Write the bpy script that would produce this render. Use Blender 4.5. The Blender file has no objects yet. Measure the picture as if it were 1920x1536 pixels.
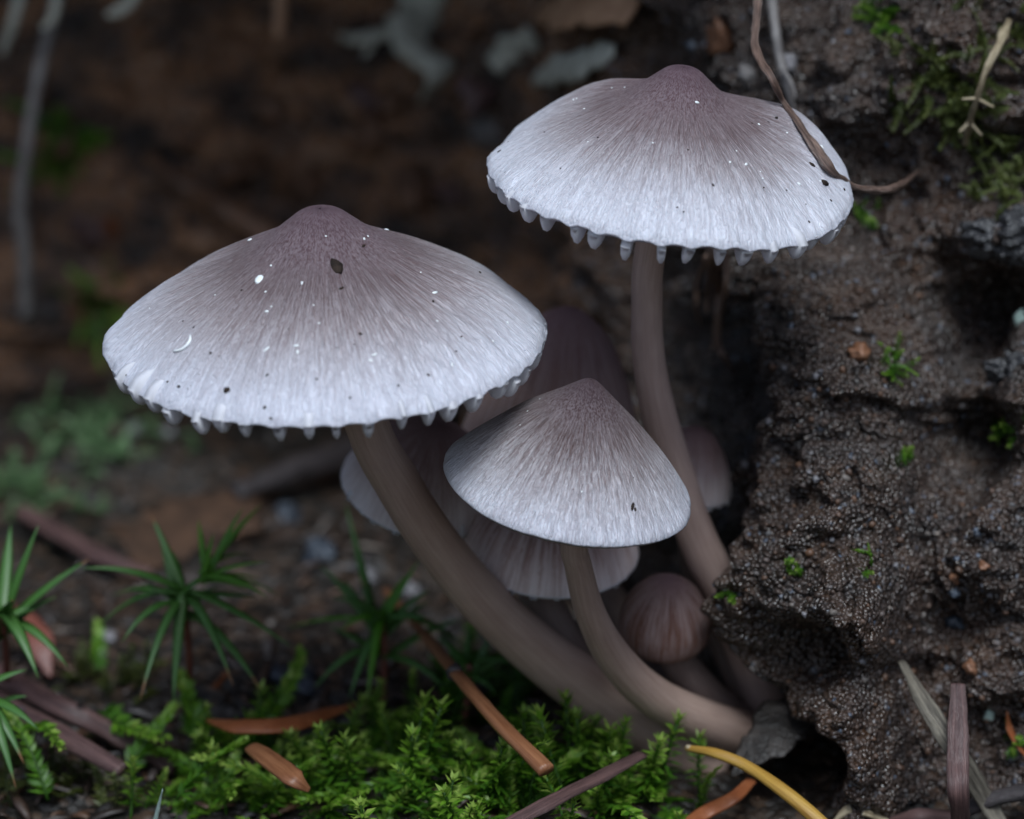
import bpy, math, random
import numpy as np
from mathutils import Vector, Matrix
from mathutils.bvhtree import BVHTree

# ------------------------------------------------------------------ camera, world, sun, exposure
S = bpy.context.scene
S.unit_settings.system = 'METRIC'
S.unit_settings.scale_length = 0.01            # one unit is one centimetre
PITCH = math.radians(18.0)
CAM = np.array([0.0, -22.0, 10.33])
FPX = 1920 * 100 / 36.0
cd = bpy.data.cameras.new('camera'); cam = bpy.data.objects.new('camera', cd)
S.collection.objects.link(cam); S.camera = cam
cam.location = CAM; cam.rotation_euler = (math.pi / 2 - PITCH, 0, 0)
cd.lens = 100; cd.sensor_width = 36; cd.clip_start = 0.1; cd.clip_end = 5000
cd.dof.use_dof = True; cd.dof.focus_distance = 22.05; cd.dof.aperture_fstop = 0.22

SUN_EL, SUN_AZ = math.radians(64), math.radians(172)      # azimuth clockwise from +Y
W = bpy.data.worlds.new('World'); S.world = W; W.use_nodes = True
wn = W.node_tree.nodes; wl = W.node_tree.links
sky = wn.new('ShaderNodeTexSky'); sky.sky_type = 'NISHITA'; sky.sun_disc = False
sky.sun_elevation = SUN_EL; sky.sun_rotation = SUN_AZ; sky.air_density = 1.2; sky.dust_density = 2.5; sky.ozone_density = 1.6
wl.new(sky.outputs[0], wn['Background'].inputs[0]); wn['Background'].inputs[1].default_value = 0.06
sl = bpy.data.lights.new('sun', 'SUN'); sun = bpy.data.objects.new('sun', sl); S.collection.objects.link(sun)
sl.energy = 1.5; sl.angle = math.radians(26); sl.color = (0.83, 0.93, 1.0)
sd = Vector((math.sin(SUN_AZ) * math.cos(SUN_EL), math.cos(SUN_AZ) * math.cos(SUN_EL), math.sin(SUN_EL)))
sun.rotation_euler = sd.to_track_quat('Z', 'Y').to_euler(); sun.location = (0, -60, 80)
S.view_settings.view_transform = 'Standard'; S.view_settings.look = 'None'
S.view_settings.exposure = 0.88; S.view_settings.gamma = 1.0; S.view_settings.use_curve_mapping = False
S.render.engine = 'CYCLES'
S.cycles.use_denoising = True; S.cycles.use_adaptive_sampling = True; S.cycles.adaptive_threshold = 0.008
S.cycles.max_bounces = 8; S.cycles.caustics_reflective = False; S.cycles.caustics_refractive = False

rng = np.random.default_rng(11)
random.seed(5)
COL = S.collection

# ------------------------------------------------------------------ geometry helpers
FW = np.array([0, math.cos(PITCH), -math.sin(PITCH)]); UP = np.array([0, math.sin(PITCH), math.cos(PITCH)]); RT = np.array([1.0, 0, 0])
def P(px, py, d):
    return CAM + d * (FW + RT * ((px - 960) / FPX) + UP * ((768 - py) / FPX))
def pw(px, d): return px * d / FPX                    # photograph pixels to centimetres at depth d
def project(V):
    R = V - CAM; d = R @ FW
    return 960 + (R @ RT) / d * FPX, 768 - (R @ UP) / d * FPX, d

def _h(ix, iy, iz, k):
    h = (ix.astype(np.int64) * 374761393 + iy.astype(np.int64) * 668265263 + iz.astype(np.int64) * 2147483647 + k * 974634777) & 0xffffffff
    h = ((h ^ (h >> 13)) * 1274126177) & 0xffffffff
    h = ((h ^ (h >> 16)) * 2246822519) & 0xffffffff
    return ((h ^ (h >> 15)) & 0xffffff) / float(0xffffff)
def noise(p, k=0):
    p = np.asarray(p, float); i = np.floor(p); f = p - i; i = i.astype(np.int64)
    u = f * f * f * (f * (f * 6 - 15) + 10); r = 0
    for a in (0, 1):
        for b in (0, 1):
            for c in (0, 1):
                w = (u[:, 0] if a else 1 - u[:, 0]) * (u[:, 1] if b else 1 - u[:, 1]) * (u[:, 2] if c else 1 - u[:, 2])
                r = r + w * _h(i[:, 0] + a, i[:, 1] + b, i[:, 2] + c, k)
    return r * 2 - 1
def fbm(p, o=4, k=0, g=.5):
    r, a = 0, 1.0
    for n in range(o):
        r = r + a * noise(p * 2 ** n + 17.3 * n, k + n); a *= g
    return r
def worley(p, k=0):
    p = np.asarray(p, float); i = np.floor(p).astype(np.int64); f1 = np.full(len(p), 9.0); idv = np.zeros(len(p))
    for a in (-1, 0, 1):
        for b in (-1, 0, 1):
            for c in (-1, 0, 1):
                x, y, z = i[:, 0] + a, i[:, 1] + b, i[:, 2] + c
                d = (x + _h(x, y, z, k) - p[:, 0]) ** 2 + (y + _h(x, y, z, k + 1) - p[:, 1]) ** 2 + (z + _h(x, y, z, k + 2) - p[:, 2]) ** 2
                m = d < f1; f1 = np.where(m, d, f1); idv = np.where(m, _h(x, y, z, k + 3), idv)
    return np.sqrt(f1), idv
def sstep(a, b, x):
    t = np.clip((x - a) / (b - a), 0, 1); return t * t * (3 - 2 * t)
def catmull(pts, n):
    pts = np.asarray(pts, float)
    q = np.vstack([2 * pts[0] - pts[1], pts, 2 * pts[-1] - pts[-2]]); m = len(pts) - 1
    t = np.linspace(0, m - 1e-6, n); i = t.astype(int); f = (t - i)[:, None]
    a, b, c, d = q[i], q[i + 1], q[i + 2], q[i + 3]
    return .5 * (2 * b + (c - a) * f + (2 * a - 5 * b + 4 * c - d) * f ** 2 + (3 * b - a - 3 * c + d) * f ** 3)
def grid_faces(n, m, wrap=False):
    i = np.arange(n - 1)[:, None]; j = np.arange(m if wrap else m - 1)[None, :]; j2 = (j + 1) % m
    return np.stack([i * m + j + 0 * i, i * m + j2, (i + 1) * m + j2, (i + 1) * m + j], -1).reshape(-1, 4)

def make_mesh(name, V, F, attrs=None, smooth=True):
    me = bpy.data.meshes.new(name); V = np.ascontiguousarray(V, dtype=np.float32)
    F = np.ascontiguousarray(F, dtype=np.int32); k = F.shape[1]
    me.vertices.add(len(V)); me.vertices.foreach_set('co', V.ravel())
    me.loops.add(F.size); me.loops.foreach_set('vertex_index', F.ravel())
    me.polygons.add(len(F)); me.polygons.foreach_set('loop_start', np.arange(0, F.size, k, dtype=np.int32))
    me.update(calc_edges=True)
    if smooth: me.polygons.foreach_set('use_smooth', np.ones(len(F), dtype=bool))
    for an, (typ, data) in (attrs or {}).items():
        a = me.attributes.new(an, typ, 'POINT')
        a.data.foreach_set('vector' if typ == 'FLOAT_VECTOR' else 'value', np.ascontiguousarray(data, dtype=np.float32).ravel())
    me.validate(); return me
def link(name, me, mat=None, parent=None, loc=(0, 0, 0)):
    o = bpy.data.objects.new(name, me); COL.objects.link(o); o.location = loc
    if parent: o.parent = parent
    if mat and me and not me.materials: me.materials.append(mat)
    return o
def tag(o, label=None, cat=None, group=None, kind=None):
    for k, v in (('label', label), ('category', cat), ('group', group), ('kind', kind)):
        if v: o[k] = v
    return o
def empty(name, loc, label, cat, group=None):
    o = bpy.data.objects.new(name, None); COL.objects.link(o); o.location = loc; o.empty_display_size = .1
    return tag(o, label, cat, group)
class MB:
    def __init__(s): s.V, s.F, s.n, s.A = [], [], 0, []
    def add(s, V, F, a=0.0):
        s.V.append(V); s.F.append(np.asarray(F) + s.n); s.n += len(V); s.A.append(np.full(len(V), a)); return s
    def arr(s): return np.vstack(s.V), np.vstack(s.F)
    def mesh(s, name, smooth=True, org=(0, 0, 0)):
        V, F = s.arr(); return make_mesh(name, V - np.asarray(org), F, {'tone': ('FLOAT', np.concatenate(s.A))}, smooth)
def tube(path, wr, hr=None, seg=8, up=(0, 0, 1), n=None, twist=0.0):
    """A closed tube along a path; wr, hr: half width and half height, one value or a list along the path."""
    path = np.asarray(path, float); m = len(path); n = n or m
    c = catmull(path, n) if n != m else path
    t = np.linspace(0, 1, n)
    f = lambda r: np.full(n, r) if np.isscalar(r) else np.interp(t, np.linspace(0, 1, len(r)), r)
    wr = f(wr); hr = wr if hr is None else f(hr)
    T = np.gradient(c, axis=0); T /= np.linalg.norm(T, axis=1)[:, None] + 1e-12
    N = np.zeros_like(c); u = np.asarray(up, float)
    for i in range(n):
        v = u - T[i] * (u @ T[i]); l = np.linalg.norm(v)
        if l < 1e-4: v = np.cross(T[i], [1, .3, .2]); l = np.linalg.norm(v)
        N[i] = v / l; u = N[i] if i else N[i]
    B = np.cross(T, N); a = np.linspace(0, 2 * np.pi, seg, endpoint=False)
    tw = twist * t
    ca, sa = np.cos(a)[None, :] , np.sin(a)[None, :]
    Bt = B * np.cos(tw)[:, None] + N * np.sin(tw)[:, None]; Nt = N * np.cos(tw)[:, None] - B * np.sin(tw)[:, None]
    V = c[:, None] + Bt[:, None] * (ca * wr[:, None])[..., None] + Nt[:, None] * (sa * hr[:, None])[..., None]
    V = V.reshape(-1, 3); F = grid_faces(n, seg, True)
    V = np.vstack([V, np.repeat(c[:1], seg, 0) , np.repeat(c[-1:], seg, 0)])
    j = np.arange(seg); j2 = (j + 1) % seg; b0 = n * seg; b1 = b0 + seg; e = (n - 1) * seg
    caps = np.vstack([np.stack([b0 + j, b0 + j2, j2, j], 1), np.stack([e + j, e + j2, b1 + j2, b1 + j], 1)])
    return V, np.vstack([F, caps])
def ball(n=10, m=14):
    a = np.linspace(0.02, np.pi - .02, n)[:, None]; b = np.linspace(0, 2 * np.pi, m, endpoint=False)[None, :]
    V = np.stack([np.sin(a) * np.cos(b), np.sin(a) * np.sin(b), np.cos(a) + 0 * b], -1).reshape(-1, 3)
    return V, grid_faces(n, m, True)[:, ::-1]
def lump(c, r, k=0, rough=.3, n=12, m=18, rot=None, f=1.6):
    V, F = ball(n, m); V = V * (1 + rough * fbm(V * f + k * 7.7, 3, k))[:, None] * np.asarray(r)
    if rot is not None: V = V @ np.array(rot.to_3x3()).T
    return V + np.asarray(c), F
def rotm(ax, ay, az): return Matrix.Rotation(az, 4, 'Z') @ Matrix.Rotation(ay, 4, 'Y') @ Matrix.Rotation(ax, 4, 'X')

# ------------------------------------------------------------------ materials
def mat(name, build):
    m = bpy.data.materials.new(name); m.use_nodes = True; nt = m.node_tree
    b = nt.nodes['Principled BSDF']; build(NT(nt, b)); return m
class NT:
    def __init__(s, nt, b): s.t, s.b = nt, b
    def n(s, typ, **kw):
        x = s.t.nodes.new('ShaderNode' + typ)
        for k, v in kw.items():
            if k.startswith('i_'):
                q = k[2:]; q = int(q) if q.isdigit() else q.replace('_', ' ')
                s.inp(x.inputs[q], v)
            else: setattr(x, k, v)
        return x
    def inp(s, sock, v):
        if isinstance(v, bpy.types.NodeSocket): s.t.links.new(v, sock)
        elif isinstance(v, bpy.types.Node): s.t.links.new(v.outputs[0], sock)
        else: sock.default_value = v
    def obj(s): return s.n('TexCoord').outputs['Object']
    def attr(s, a): return s.n('Attribute', attribute_name=a)
    def math(s, op, a, b=0.0, c=None):
        x = s.n('Math', operation=op); s.inp(x.inputs[0], a); s.inp(x.inputs[1], b)
        if c is not None: s.inp(x.inputs[2], c)
        return x.outputs[0]
    def vmul(s, a, v):
        x = s.n('VectorMath', operation='MULTIPLY'); s.inp(x.inputs[0], a); s.inp(x.inputs[1], v); return x.outputs[0]
    def noise(s, vec, scale, detail=3, rough=.55, dist=0.0):
        return s.n('TexNoise', i_Vector=vec, i_Scale=scale, i_Detail=detail, i_Roughness=rough, i_Distortion=dist).outputs[0]
    def vor(s, vec, scale, feature='F1'):
        return s.n('TexVoronoi', feature=feature, i_Vector=vec, i_Scale=scale)
    def ramp(s, fac, stops):
        x = s.n('ValToRGB'); s.inp(x.inputs[0], fac); e = x.color_ramp.elements
        while len(e) < len(stops): e.new(.5)
        for el, (p, c) in zip(e, stops): el.position = p; el.color = (*c, 1) if len(c) == 3 else c
        return x.outputs[0]
    def mix(s, fac, a, b, blend='MIX'):
        x = s.n('Mix', data_type='RGBA', blend_type=blend)
        s.inp(x.inputs[0], fac)
        for i, v in ((6, a), (7, b)): s.inp(x.inputs[i], (*v, 1) if isinstance(v, tuple) and len(v) == 3 else v)
        return x.outputs[2]
    def bump(s, h, dist, strength=1.0, normal=None):
        x = s.n('Bump', i_Height=h, i_Distance=dist, i_Strength=strength)
        if normal is not None: s.inp(x.inputs['Normal'], normal)
        return x.outputs[0]
    def set(s, **kw):
        for k, v in kw.items():
            s.inp(s.b.inputs[k.replace('_', ' ')], (*v, 1) if isinstance(v, tuple) and len(v) == 3 and 'Radius' not in k else v)
    def translucent(s, color, fac, normal=None):
        tr = s.n('BsdfTranslucent'); s.inp(tr.inputs[0], color)
        mx = s.n('MixShader'); s.inp(mx.inputs[0], fac)
        s.t.links.new(s.b.outputs[0], mx.inputs[1]); s.t.links.new(tr.outputs[0], mx.inputs[2])
        s.t.links.new(mx.outputs[0], s.t.nodes['Material Output'].inputs[0])

def cap_mat(name, stops, edge=(.62, .62, .70), streak=.62, K=160, bump=.045, fade=.34, sk=9.0):
    def f(n):
        pol = n.attr('polar').outputs['Vector']
        sep = n.n('SeparateXYZ', i_0=pol); s_ = sep.outputs[2]
        warp = n.noise(n.vmul(pol, (12, 12, 13)), 1.0, 2)
        wv = n.n('VectorMath', operation='ADD'); n.inp(wv.inputs[0], n.vmul(pol, (K, K, sk)))
        n.inp(wv.inputs[1], n.n('CombineXYZ', i_0=n.math('MULTIPLY', warp, 5.0 * K / 115), i_1=n.math('MULTIPLY', warp, 5.0 * K / 115), i_2=0.0).outputs[0])
        fine = n.noise(wv.outputs[0], 1.0, 2.5, .6, .25)
        wide = n.noise(n.vmul(pol, (K * .34, K * .34, sk * .33)), 1.0, 2, .5, .4)
        grain = n.noise(n.vmul(pol, (26, 26, 60)), 1.0, 3, .65)
        inner = n.n('MapRange', i_0=s_, i_1=.10, i_2=.10 + fade); inner.interpolation_type = 'SMOOTHSTEP'
        ridge = n.mix(inner.outputs[0], grain, n.mix(.2, fine, wide))
        base = n.ramp(n.math('ADD', s_, n.math('MULTIPLY', n.math('SUBTRACT', wide, .5), .16)), stops)
        mott = n.noise(n.vmul(pol, (5, 5, 4)), 1.0, 3)
        base = n.mix(n.math('MULTIPLY', n.math('SUBTRACT', mott, .35), .35), base, (.30, .235, .235))
        hi = n.ramp(ridge, [(.42, (0, 0, 0)), (.58, (1, 1, 1))])
        dark = n.mix(1.0, base, (.60, .555, .57), 'MULTIPLY'); light = n.mix(n.math('MULTIPLY_ADD', s_, .40, .08), base, (.86, .87, .96))
        streaked = n.mix(hi, dark, light)
        sf = n.n('MapRange', i_0=s_, i_1=.55, i_2=1.0, i_3=streak, i_4=streak * .6); col = n.mix(sf.outputs[0], base, streaked)
        rim = n.n('MapRange', i_0=s_, i_1=.975, i_2=1.0)
        col = n.mix(rim.outputs[0], col, edge)
        b1 = n.bump(ridge, bump, .9)
        b2 = b1
        n.set(Base_Color=col, Roughness=.62, Normal=b2, Subsurface_Weight=.18, Subsurface_Scale=.08)
        n.b.inputs['Subsurface Radius'].default_value = (1.0, .75, .7); n.b.inputs['Specular IOR Level'].default_value = .18
    return mat(name, f)
M = {}
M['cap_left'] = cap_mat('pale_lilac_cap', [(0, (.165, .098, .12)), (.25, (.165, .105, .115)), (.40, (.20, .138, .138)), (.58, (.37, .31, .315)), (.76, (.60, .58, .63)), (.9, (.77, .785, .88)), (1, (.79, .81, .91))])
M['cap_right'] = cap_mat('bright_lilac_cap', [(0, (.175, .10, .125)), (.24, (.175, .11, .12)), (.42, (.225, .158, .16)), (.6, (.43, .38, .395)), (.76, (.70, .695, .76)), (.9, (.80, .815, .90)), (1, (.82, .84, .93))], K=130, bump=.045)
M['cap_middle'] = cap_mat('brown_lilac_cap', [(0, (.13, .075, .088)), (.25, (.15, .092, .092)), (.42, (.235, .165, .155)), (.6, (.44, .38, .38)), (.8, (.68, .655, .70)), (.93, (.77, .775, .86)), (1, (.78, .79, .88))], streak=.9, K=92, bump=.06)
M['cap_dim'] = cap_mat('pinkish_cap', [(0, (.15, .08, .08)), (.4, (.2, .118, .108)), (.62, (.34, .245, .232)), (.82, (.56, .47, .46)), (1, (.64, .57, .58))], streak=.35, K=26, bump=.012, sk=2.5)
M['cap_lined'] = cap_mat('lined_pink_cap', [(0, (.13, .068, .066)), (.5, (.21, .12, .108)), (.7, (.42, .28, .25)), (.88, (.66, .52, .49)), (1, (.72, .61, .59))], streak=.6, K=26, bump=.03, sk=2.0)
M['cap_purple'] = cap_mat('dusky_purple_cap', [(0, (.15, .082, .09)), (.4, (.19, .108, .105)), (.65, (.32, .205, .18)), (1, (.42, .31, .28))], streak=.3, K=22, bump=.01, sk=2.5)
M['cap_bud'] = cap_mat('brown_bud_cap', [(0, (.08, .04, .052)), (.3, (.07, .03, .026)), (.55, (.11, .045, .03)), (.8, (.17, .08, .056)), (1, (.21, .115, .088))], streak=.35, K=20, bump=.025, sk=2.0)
def _gill(n):
    c = n.noise(n.obj(), 6.0, 2)
    col = n.ramp(c, [(.3, (.86, .86, .91)), (.7, (.92, .92, .96))])
    n.set(Base_Color=col, Roughness=.5); n.translucent(col, .4)
M['gill'] = mat('gill_flesh', _gill)
def _under(n):
    n.set(Base_Color=(.36, .30, .31), Roughness=.7)
M['under'] = mat('cap_underside', _under)
def stem_mat(name, a, b):
    def f(n):
        st = n.attr('along').outputs['Vector']
        l = n.noise(n.vmul(st, (7, 7, 1.4)), 1.0, 3, .6); g = n.noise(n.vmul(st, (2, 2, 3)), 1.0, 3)
        fi = n.noise(n.vmul(st, (30, 30, 3)), 1.0, 2)
        col = n.mix(n.ramp(l, [(.3, (0, 0, 0)), (.75, (1, 1, 1))]), a, b)
        col = n.mix(n.math('MULTIPLY', g, .5), col, (.23, .145, .125))
        n.set(Base_Color=col, Roughness=.42, Normal=n.bump(fi, .012, .6)); n.b.inputs['Specular IOR Level'].default_value = .35
    return mat(name, f)
M['stem'] = stem_mat('taupe_stem', (.40, .275, .225), (.54, .40, .33))
M['stem_mauve'] = stem_mat('mauve_stem', (.48, .335, .295), (.60, .455, .40))
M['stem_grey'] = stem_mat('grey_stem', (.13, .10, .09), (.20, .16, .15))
def _soil(n):
    o = n.obj()
    big = n.noise(o, .6, 2, .6); mid = n.noise(o, 3.0, 4, .68)
    col = n.ramp(mid, [(.34, (.003, .0018, .001)), (.49, (.017, .0095, .0055)), (.62, (.050, .029, .018)), (.82, (.10, .066, .047))])
    col = n.mix(n.ramp(big, [(.45, (0, 0, 0)), (.68, (1, 1, 1))]), col, n.mix(.45, col, (.075, .034, .015)))
    sx = n.n('MapRange', i_0=n.n('SeparateXYZ', i_0=o).outputs[0], i_1=1.6, i_2=-.4)
    wood = n.ramp(n.noise(n.vmul(o, (1.0, 1.0, 1.7)), .85, 3, .6), [(.36, (.012, .007, .005)), (.46, (.13, .065, .034)), (.57, (.38, .18, .08)), (.75, (.42, .28, .2))])
    col = n.mix(sx.outputs[0], col, wood)
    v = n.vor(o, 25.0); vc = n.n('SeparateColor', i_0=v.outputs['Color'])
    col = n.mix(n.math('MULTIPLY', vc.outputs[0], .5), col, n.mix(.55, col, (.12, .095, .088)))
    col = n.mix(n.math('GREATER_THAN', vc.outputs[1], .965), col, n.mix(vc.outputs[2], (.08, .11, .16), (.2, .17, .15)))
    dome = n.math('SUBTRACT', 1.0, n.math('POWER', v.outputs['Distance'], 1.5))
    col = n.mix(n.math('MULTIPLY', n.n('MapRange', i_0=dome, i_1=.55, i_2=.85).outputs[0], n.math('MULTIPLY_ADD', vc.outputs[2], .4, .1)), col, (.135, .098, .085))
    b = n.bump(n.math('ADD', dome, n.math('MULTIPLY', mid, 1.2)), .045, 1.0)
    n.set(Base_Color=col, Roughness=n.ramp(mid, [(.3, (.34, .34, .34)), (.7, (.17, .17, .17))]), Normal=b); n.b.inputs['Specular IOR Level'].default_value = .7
M['soil'] = mat('wet_granular_soil', _soil)
def _gnd(n):
    o = n.obj()
    mid = n.noise(o, 2.2, 5, .65); fine = n.noise(o, 16, 4, .65)
    col = n.ramp(mid, [(.3, (.005, .0045, .004)), (.5, (.014, .011, .009)), (.68, (.04, .027, .02)), (.85, (.07, .054, .046))])
    v = n.vor(o, 9.0); vc = n.n('SeparateColor', i_0=v.outputs['Color'])
    col = n.mix(n.math('MULTIPLY', n.math('GREATER_THAN', vc.outputs[0], .8), .6), col, (.085, .05, .03))
    col = n.mix(n.math('GREATER_THAN', vc.outputs[1], .95), col, (.05, .045, .043))
    b = n.bump(n.math('SUBTRACT', 1.0, v.outputs['Distance']), .06, .7); b = n.bump(fine, .04, .7, b)
    n.set(Base_Color=col, Roughness=n.ramp(fine, [(.35, (.25, .25, .25)), (.65, (.65, .65, .65))]), Normal=b)
M['ground'] = mat('damp_forest_soil', _gnd)
def plain(name, a, b, scale=6, rough=.5, bump=.01, stretch=(1, 1, 1), spec=.4, trans=0, grain=False):
    def f(n):
        o = n.vmul(n.attr('along').outputs['Vector'] if grain else n.obj(), stretch); x = n.noise(o, scale, 4, .6)
        col = n.mix(n.ramp(x, [(.32, (0, 0, 0)), (.68, (1, 1, 1))]), a, b)
        n.set(Base_Color=col, Roughness=rough, Normal=n.bump(n.noise(o, scale * 3, 3), bump, .8)); n.b.inputs['Specular IOR Level'].default_value = spec
        if trans: n.translucent(col, trans)
    return mat(name, f)
def leafm(name, stops, rough=.38, trans=.3):
    def f(n):
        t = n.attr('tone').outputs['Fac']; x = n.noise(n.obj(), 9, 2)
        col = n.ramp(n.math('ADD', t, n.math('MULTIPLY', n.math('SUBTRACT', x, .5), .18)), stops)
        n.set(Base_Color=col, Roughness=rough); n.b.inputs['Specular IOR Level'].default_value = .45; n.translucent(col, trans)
    return mat(name, f)
M['haircap'] = leafm('haircap_leaf', [(0, (.055, .15, .022)), (.45, (.07, .185, .04)), (.86, (.085, .19, .06)), (.93, (.24, .13, .06)), (1, (.38, .2, .11))])
M['haircap_young'] = leafm('haircap_young_leaf', [(0, (.07, .21, .012)), (.6, (.10, .28, .025)), (1, (.17, .28, .06))])
M['moss'] = leafm('feather_moss', [(0, (.025, .07, .008)), (.4, (.065, .19, .014)), (.72, (.15, .31, .024)), (1, (.33, .46, .09))], .42, .35)
M['moss_dark'] = leafm('bank_moss', [(0, (.03, .05, .010)), (.5, (.085, .10, .02)), (1, (.15, .19, .06))], .45, .3)
M['moss_pale'] = leafm('pale_moss', [(0, (.05, .10, .035)), (.5, (.12, .24, .09)), (1, (.24, .38, .2))], .5, .3)
M['needle'] = plain('copper_needle', (.15, .055, .024), (.29, .13, .062), 1.0, .36, .008, (1.6, 1.6, 1.5), grain=True)
M['needle_dark'] = plain('plum_brown_twig', (.05, .028, .028), (.16, .092, .085), 1.0, .4, .02, (2.6, 2.6, 1.6), grain=True)
M['yellow'] = plain('ochre_needle', (.26, .13, .022), (.46, .28, .055), 1.0, .42, .008, (1.6, 1.6, 1.5), grain=True)
M['rust'] = plain('rust_leaf', (.19, .055, .02), (.29, .10, .04), 5, .42, .008)
M['redleaf'] = plain('russet_leaf', (.12, .035, .025), (.20, .07, .05), 4, .42, .01)
M['brownleaf'] = plain('brown_leaf', (.06, .033, .022), (.17, .085, .048), 2.5, .5, .02)
M['deadleaf'] = plain('dull_dead_leaf', (.035, .022, .016), (.10, .055, .034), 3.5, .55, .03)
M['tan'] = plain('tan_bark', (.28, .15, .085), (.46, .28, .17), 2, .55, .03)
M['lichen'] = plain('grey_lichen', (.34, .34, .28), (.62, .62, .54), 5, .75, .03, spec=.2)
M['lichen_green'] = plain('mint_lichen', (.30, .42, .37), (.48, .60, .54), 9, .75, .02, spec=.2)
M['greywood'] = plain('weathered_splinter', (.05, .042, .034), (.27, .24, .19), 1.0, .6, .03, (2.6, 2.6, 2.2), grain=True)
M['greyroot'] = plain('grey_root', (.11, .10, .098), (.21, .195, .19), 5, .55, .02)
M['rootlet'] = plain('tan_rootlet', (.14, .08, .055), (.30, .2, .15), 1.0, .5, .01, (2, 2, 4), grain=True)
M['paletwig'] = plain('straw_twig', (.13, .08, .04), (.58, .5, .34), 1.0, .5, .02, (2.6, 2.6, 6.0), grain=True)
M['bark_twig'] = plain('peeling_bark_twig', (.045, .024, .017), (.29, .19, .15), 1.0, .34, .03, (2.4, 2.4, 5.0), spec=.6, grain=True)
M['greychip'] = plain('damp_grey_chip', (.012, .010, .009), (.05, .042, .038), 5, .5, .04)
M['dark_stick'] = plain('blackish_stick', (.02, .017, .018), (.06, .05, .052), 1.0, .45, .02, (2.4, 2.4, 2.0), grain=True)
M['white'] = plain('white_fleck', (.72, .76, .78), (.85, .88, .88), 9, .5, .003)
M['black'] = plain('dark_fleck', (.012, .009, .008), (.04, .027, .02), 12, .8, .004, spec=.15)
M['quartz'] = plain('pale_pebble', (.13, .125, .13), (.27, .26, .28), 9, .4, .02)
M['orange_stone'] = plain('orange_pebble', (.14, .06, .03), (.24, .12, .07), 6, .45, .02)
M['slate'] = plain('slate_pebble', (.025, .033, .046), (.065, .08, .105), 6, .35, .02)
M['wetrock'] = plain('wet_dark_rock', (.012, .012, .013), (.05, .05, .055), 8, .22, .05, spec=.7)
def _drop(n): n.set(Base_Color=(.9, .95, 1.0), Roughness=.03, Transmission_Weight=1.0, IOR=1.33)
M['drop'] = mat('water_drop', _drop)

# ------------------------------------------------------------------ the ground
def gz(x, y):
    p = np.stack([np.atleast_1d(x), np.atleast_1d(y), 0 * np.atleast_1d(x)], 1).astype(float)
    r = np.hypot(p[:, 0], p[:, 1])
    z = .22 * fbm(p * .45 + 3, 3, 3) + .07 * fbm(p * 2.1, 3, 9) + .8 * sstep(20, 200, r) * fbm(p * .01, 2, 4)
    return z - .1
def axis(lo, hi, step, far):
    a = list(np.arange(lo, hi + 1e-6, step)); s = step
    while a[-1] < far: s *= 1.25; a.append(a[-1] + s)
    s = step
    while a[0] > -far: s *= 1.25; a.insert(0, a[0] - s)
    return np.array(a)
gx, gy = axis(-6.5, 6, .045, 900), axis(-2.5, 11.5, .045, 900)
GX, GY = np.meshgrid(gx, gy, indexing='ij'); gp = np.stack([GX.ravel(), GY.ravel(), 0 * GX.ravel()], 1)
zz = gz(gp[:, 0], gp[:, 1]); f1, _ = worley(gp * 4.5, 2); zz += .05 * (0.6 - f1) * (np.hypot(gp[:, 0], gp[:, 1]) < 30)
gp[:, 2] = zz
tag(link('ground', make_mesh('ground', gp, grid_faces(len(gx), len(gy))), M['ground']), 'damp blackish forest soil strewn with litter', 'ground', kind='structure')
def G(px, py, h=0.0):
    r = FW + RT * ((px - 960) / FPX) + UP * ((768 - py) / FPX); z = h
    for _ in range(8):
        d = (z - CAM[2]) / r[2]; q = CAM + d * r; z = gz(q[0], q[1])[0] + h
    return q

# ------------------------------------------------------------------ the earth bank with its hollow
ctrl = [(-60, 18), (-30, 14), (-14, 11.8), (-6, 10.8), (-3, 10.3), (-.8, 9.6), (.2, 7.9), (.85, 5.6), (1.4, 3.75), (2.0, 2.35), (2.7, 1.5), (3.6, 1.05), (4.8, .6), (8, -.1), (16, -2), (34, -6), (70, -12)]
cc = catmull(np.array([(a, b, 0) for a, b in ctrl]), 6000)
arc = np.concatenate([[0], np.cumsum(np.linalg.norm(np.diff(cc, axis=0), axis=1))])
sv = [0.0]
while sv[-1] < arc[-1]:
    x = np.interp(sv[-1], arc, cc[:, 0])
    st = .0145 if 1.5 < x < 4.9 else .025 if .3 < x <= 1.5 else .06 if -5.5 < x <= .3 else .12 + .12 * min(abs(x - .6), abs(x - 4.9))
    sv.append(sv[-1] + st)
sv = np.array(sv); bx = np.interp(sv, arc, cc[:, 0]); by = np.interp(sv, arc, cc[:, 1])
bz = list(np.arange(-.5, 6.9, .0155))
while bz[-1] < 22: bz.append(bz[-1] + max(.03, .12 * (bz[-1] - 6.6)))
bz = np.array(bz); ns, nz = len(sv), len(bz)
tx, ty = np.gradient(bx), np.gradient(by); tl = np.hypot(tx, ty); nx, ny = ty / tl, -tx / tl
X = np.repeat(bx[:, None], nz, 1); Y = np.repeat(by[:, None], nz, 1); Z = np.repeat(bz[None, :], ns, 0)
leftm = 1 - sstep(.2, 2.6, X)
Y = Y + Z * (.26 * (1 - leftm) + .12 * leftm) * (Z < 30)
Y -= 2.1 * sstep(1.8, 2.4, X) * sstep(.0, .7, Z + .75 - 1.1 * (1 - sstep(2.3, 2.65, X))) * (1 - sstep(2.4, 4.4, Z)) * (1 - .5 * sstep(2.8, 3.8, X))     # a nose of soil over the mushroom feet
Y -= leftm * 6.4 * sstep(5.0, 9.2, Z)                       # the lip of the hollow hangs over, out of view, shaped to shade it
Y -= (1 - leftm) * 1.6 * sstep(6.3, 9, Z)
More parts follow.
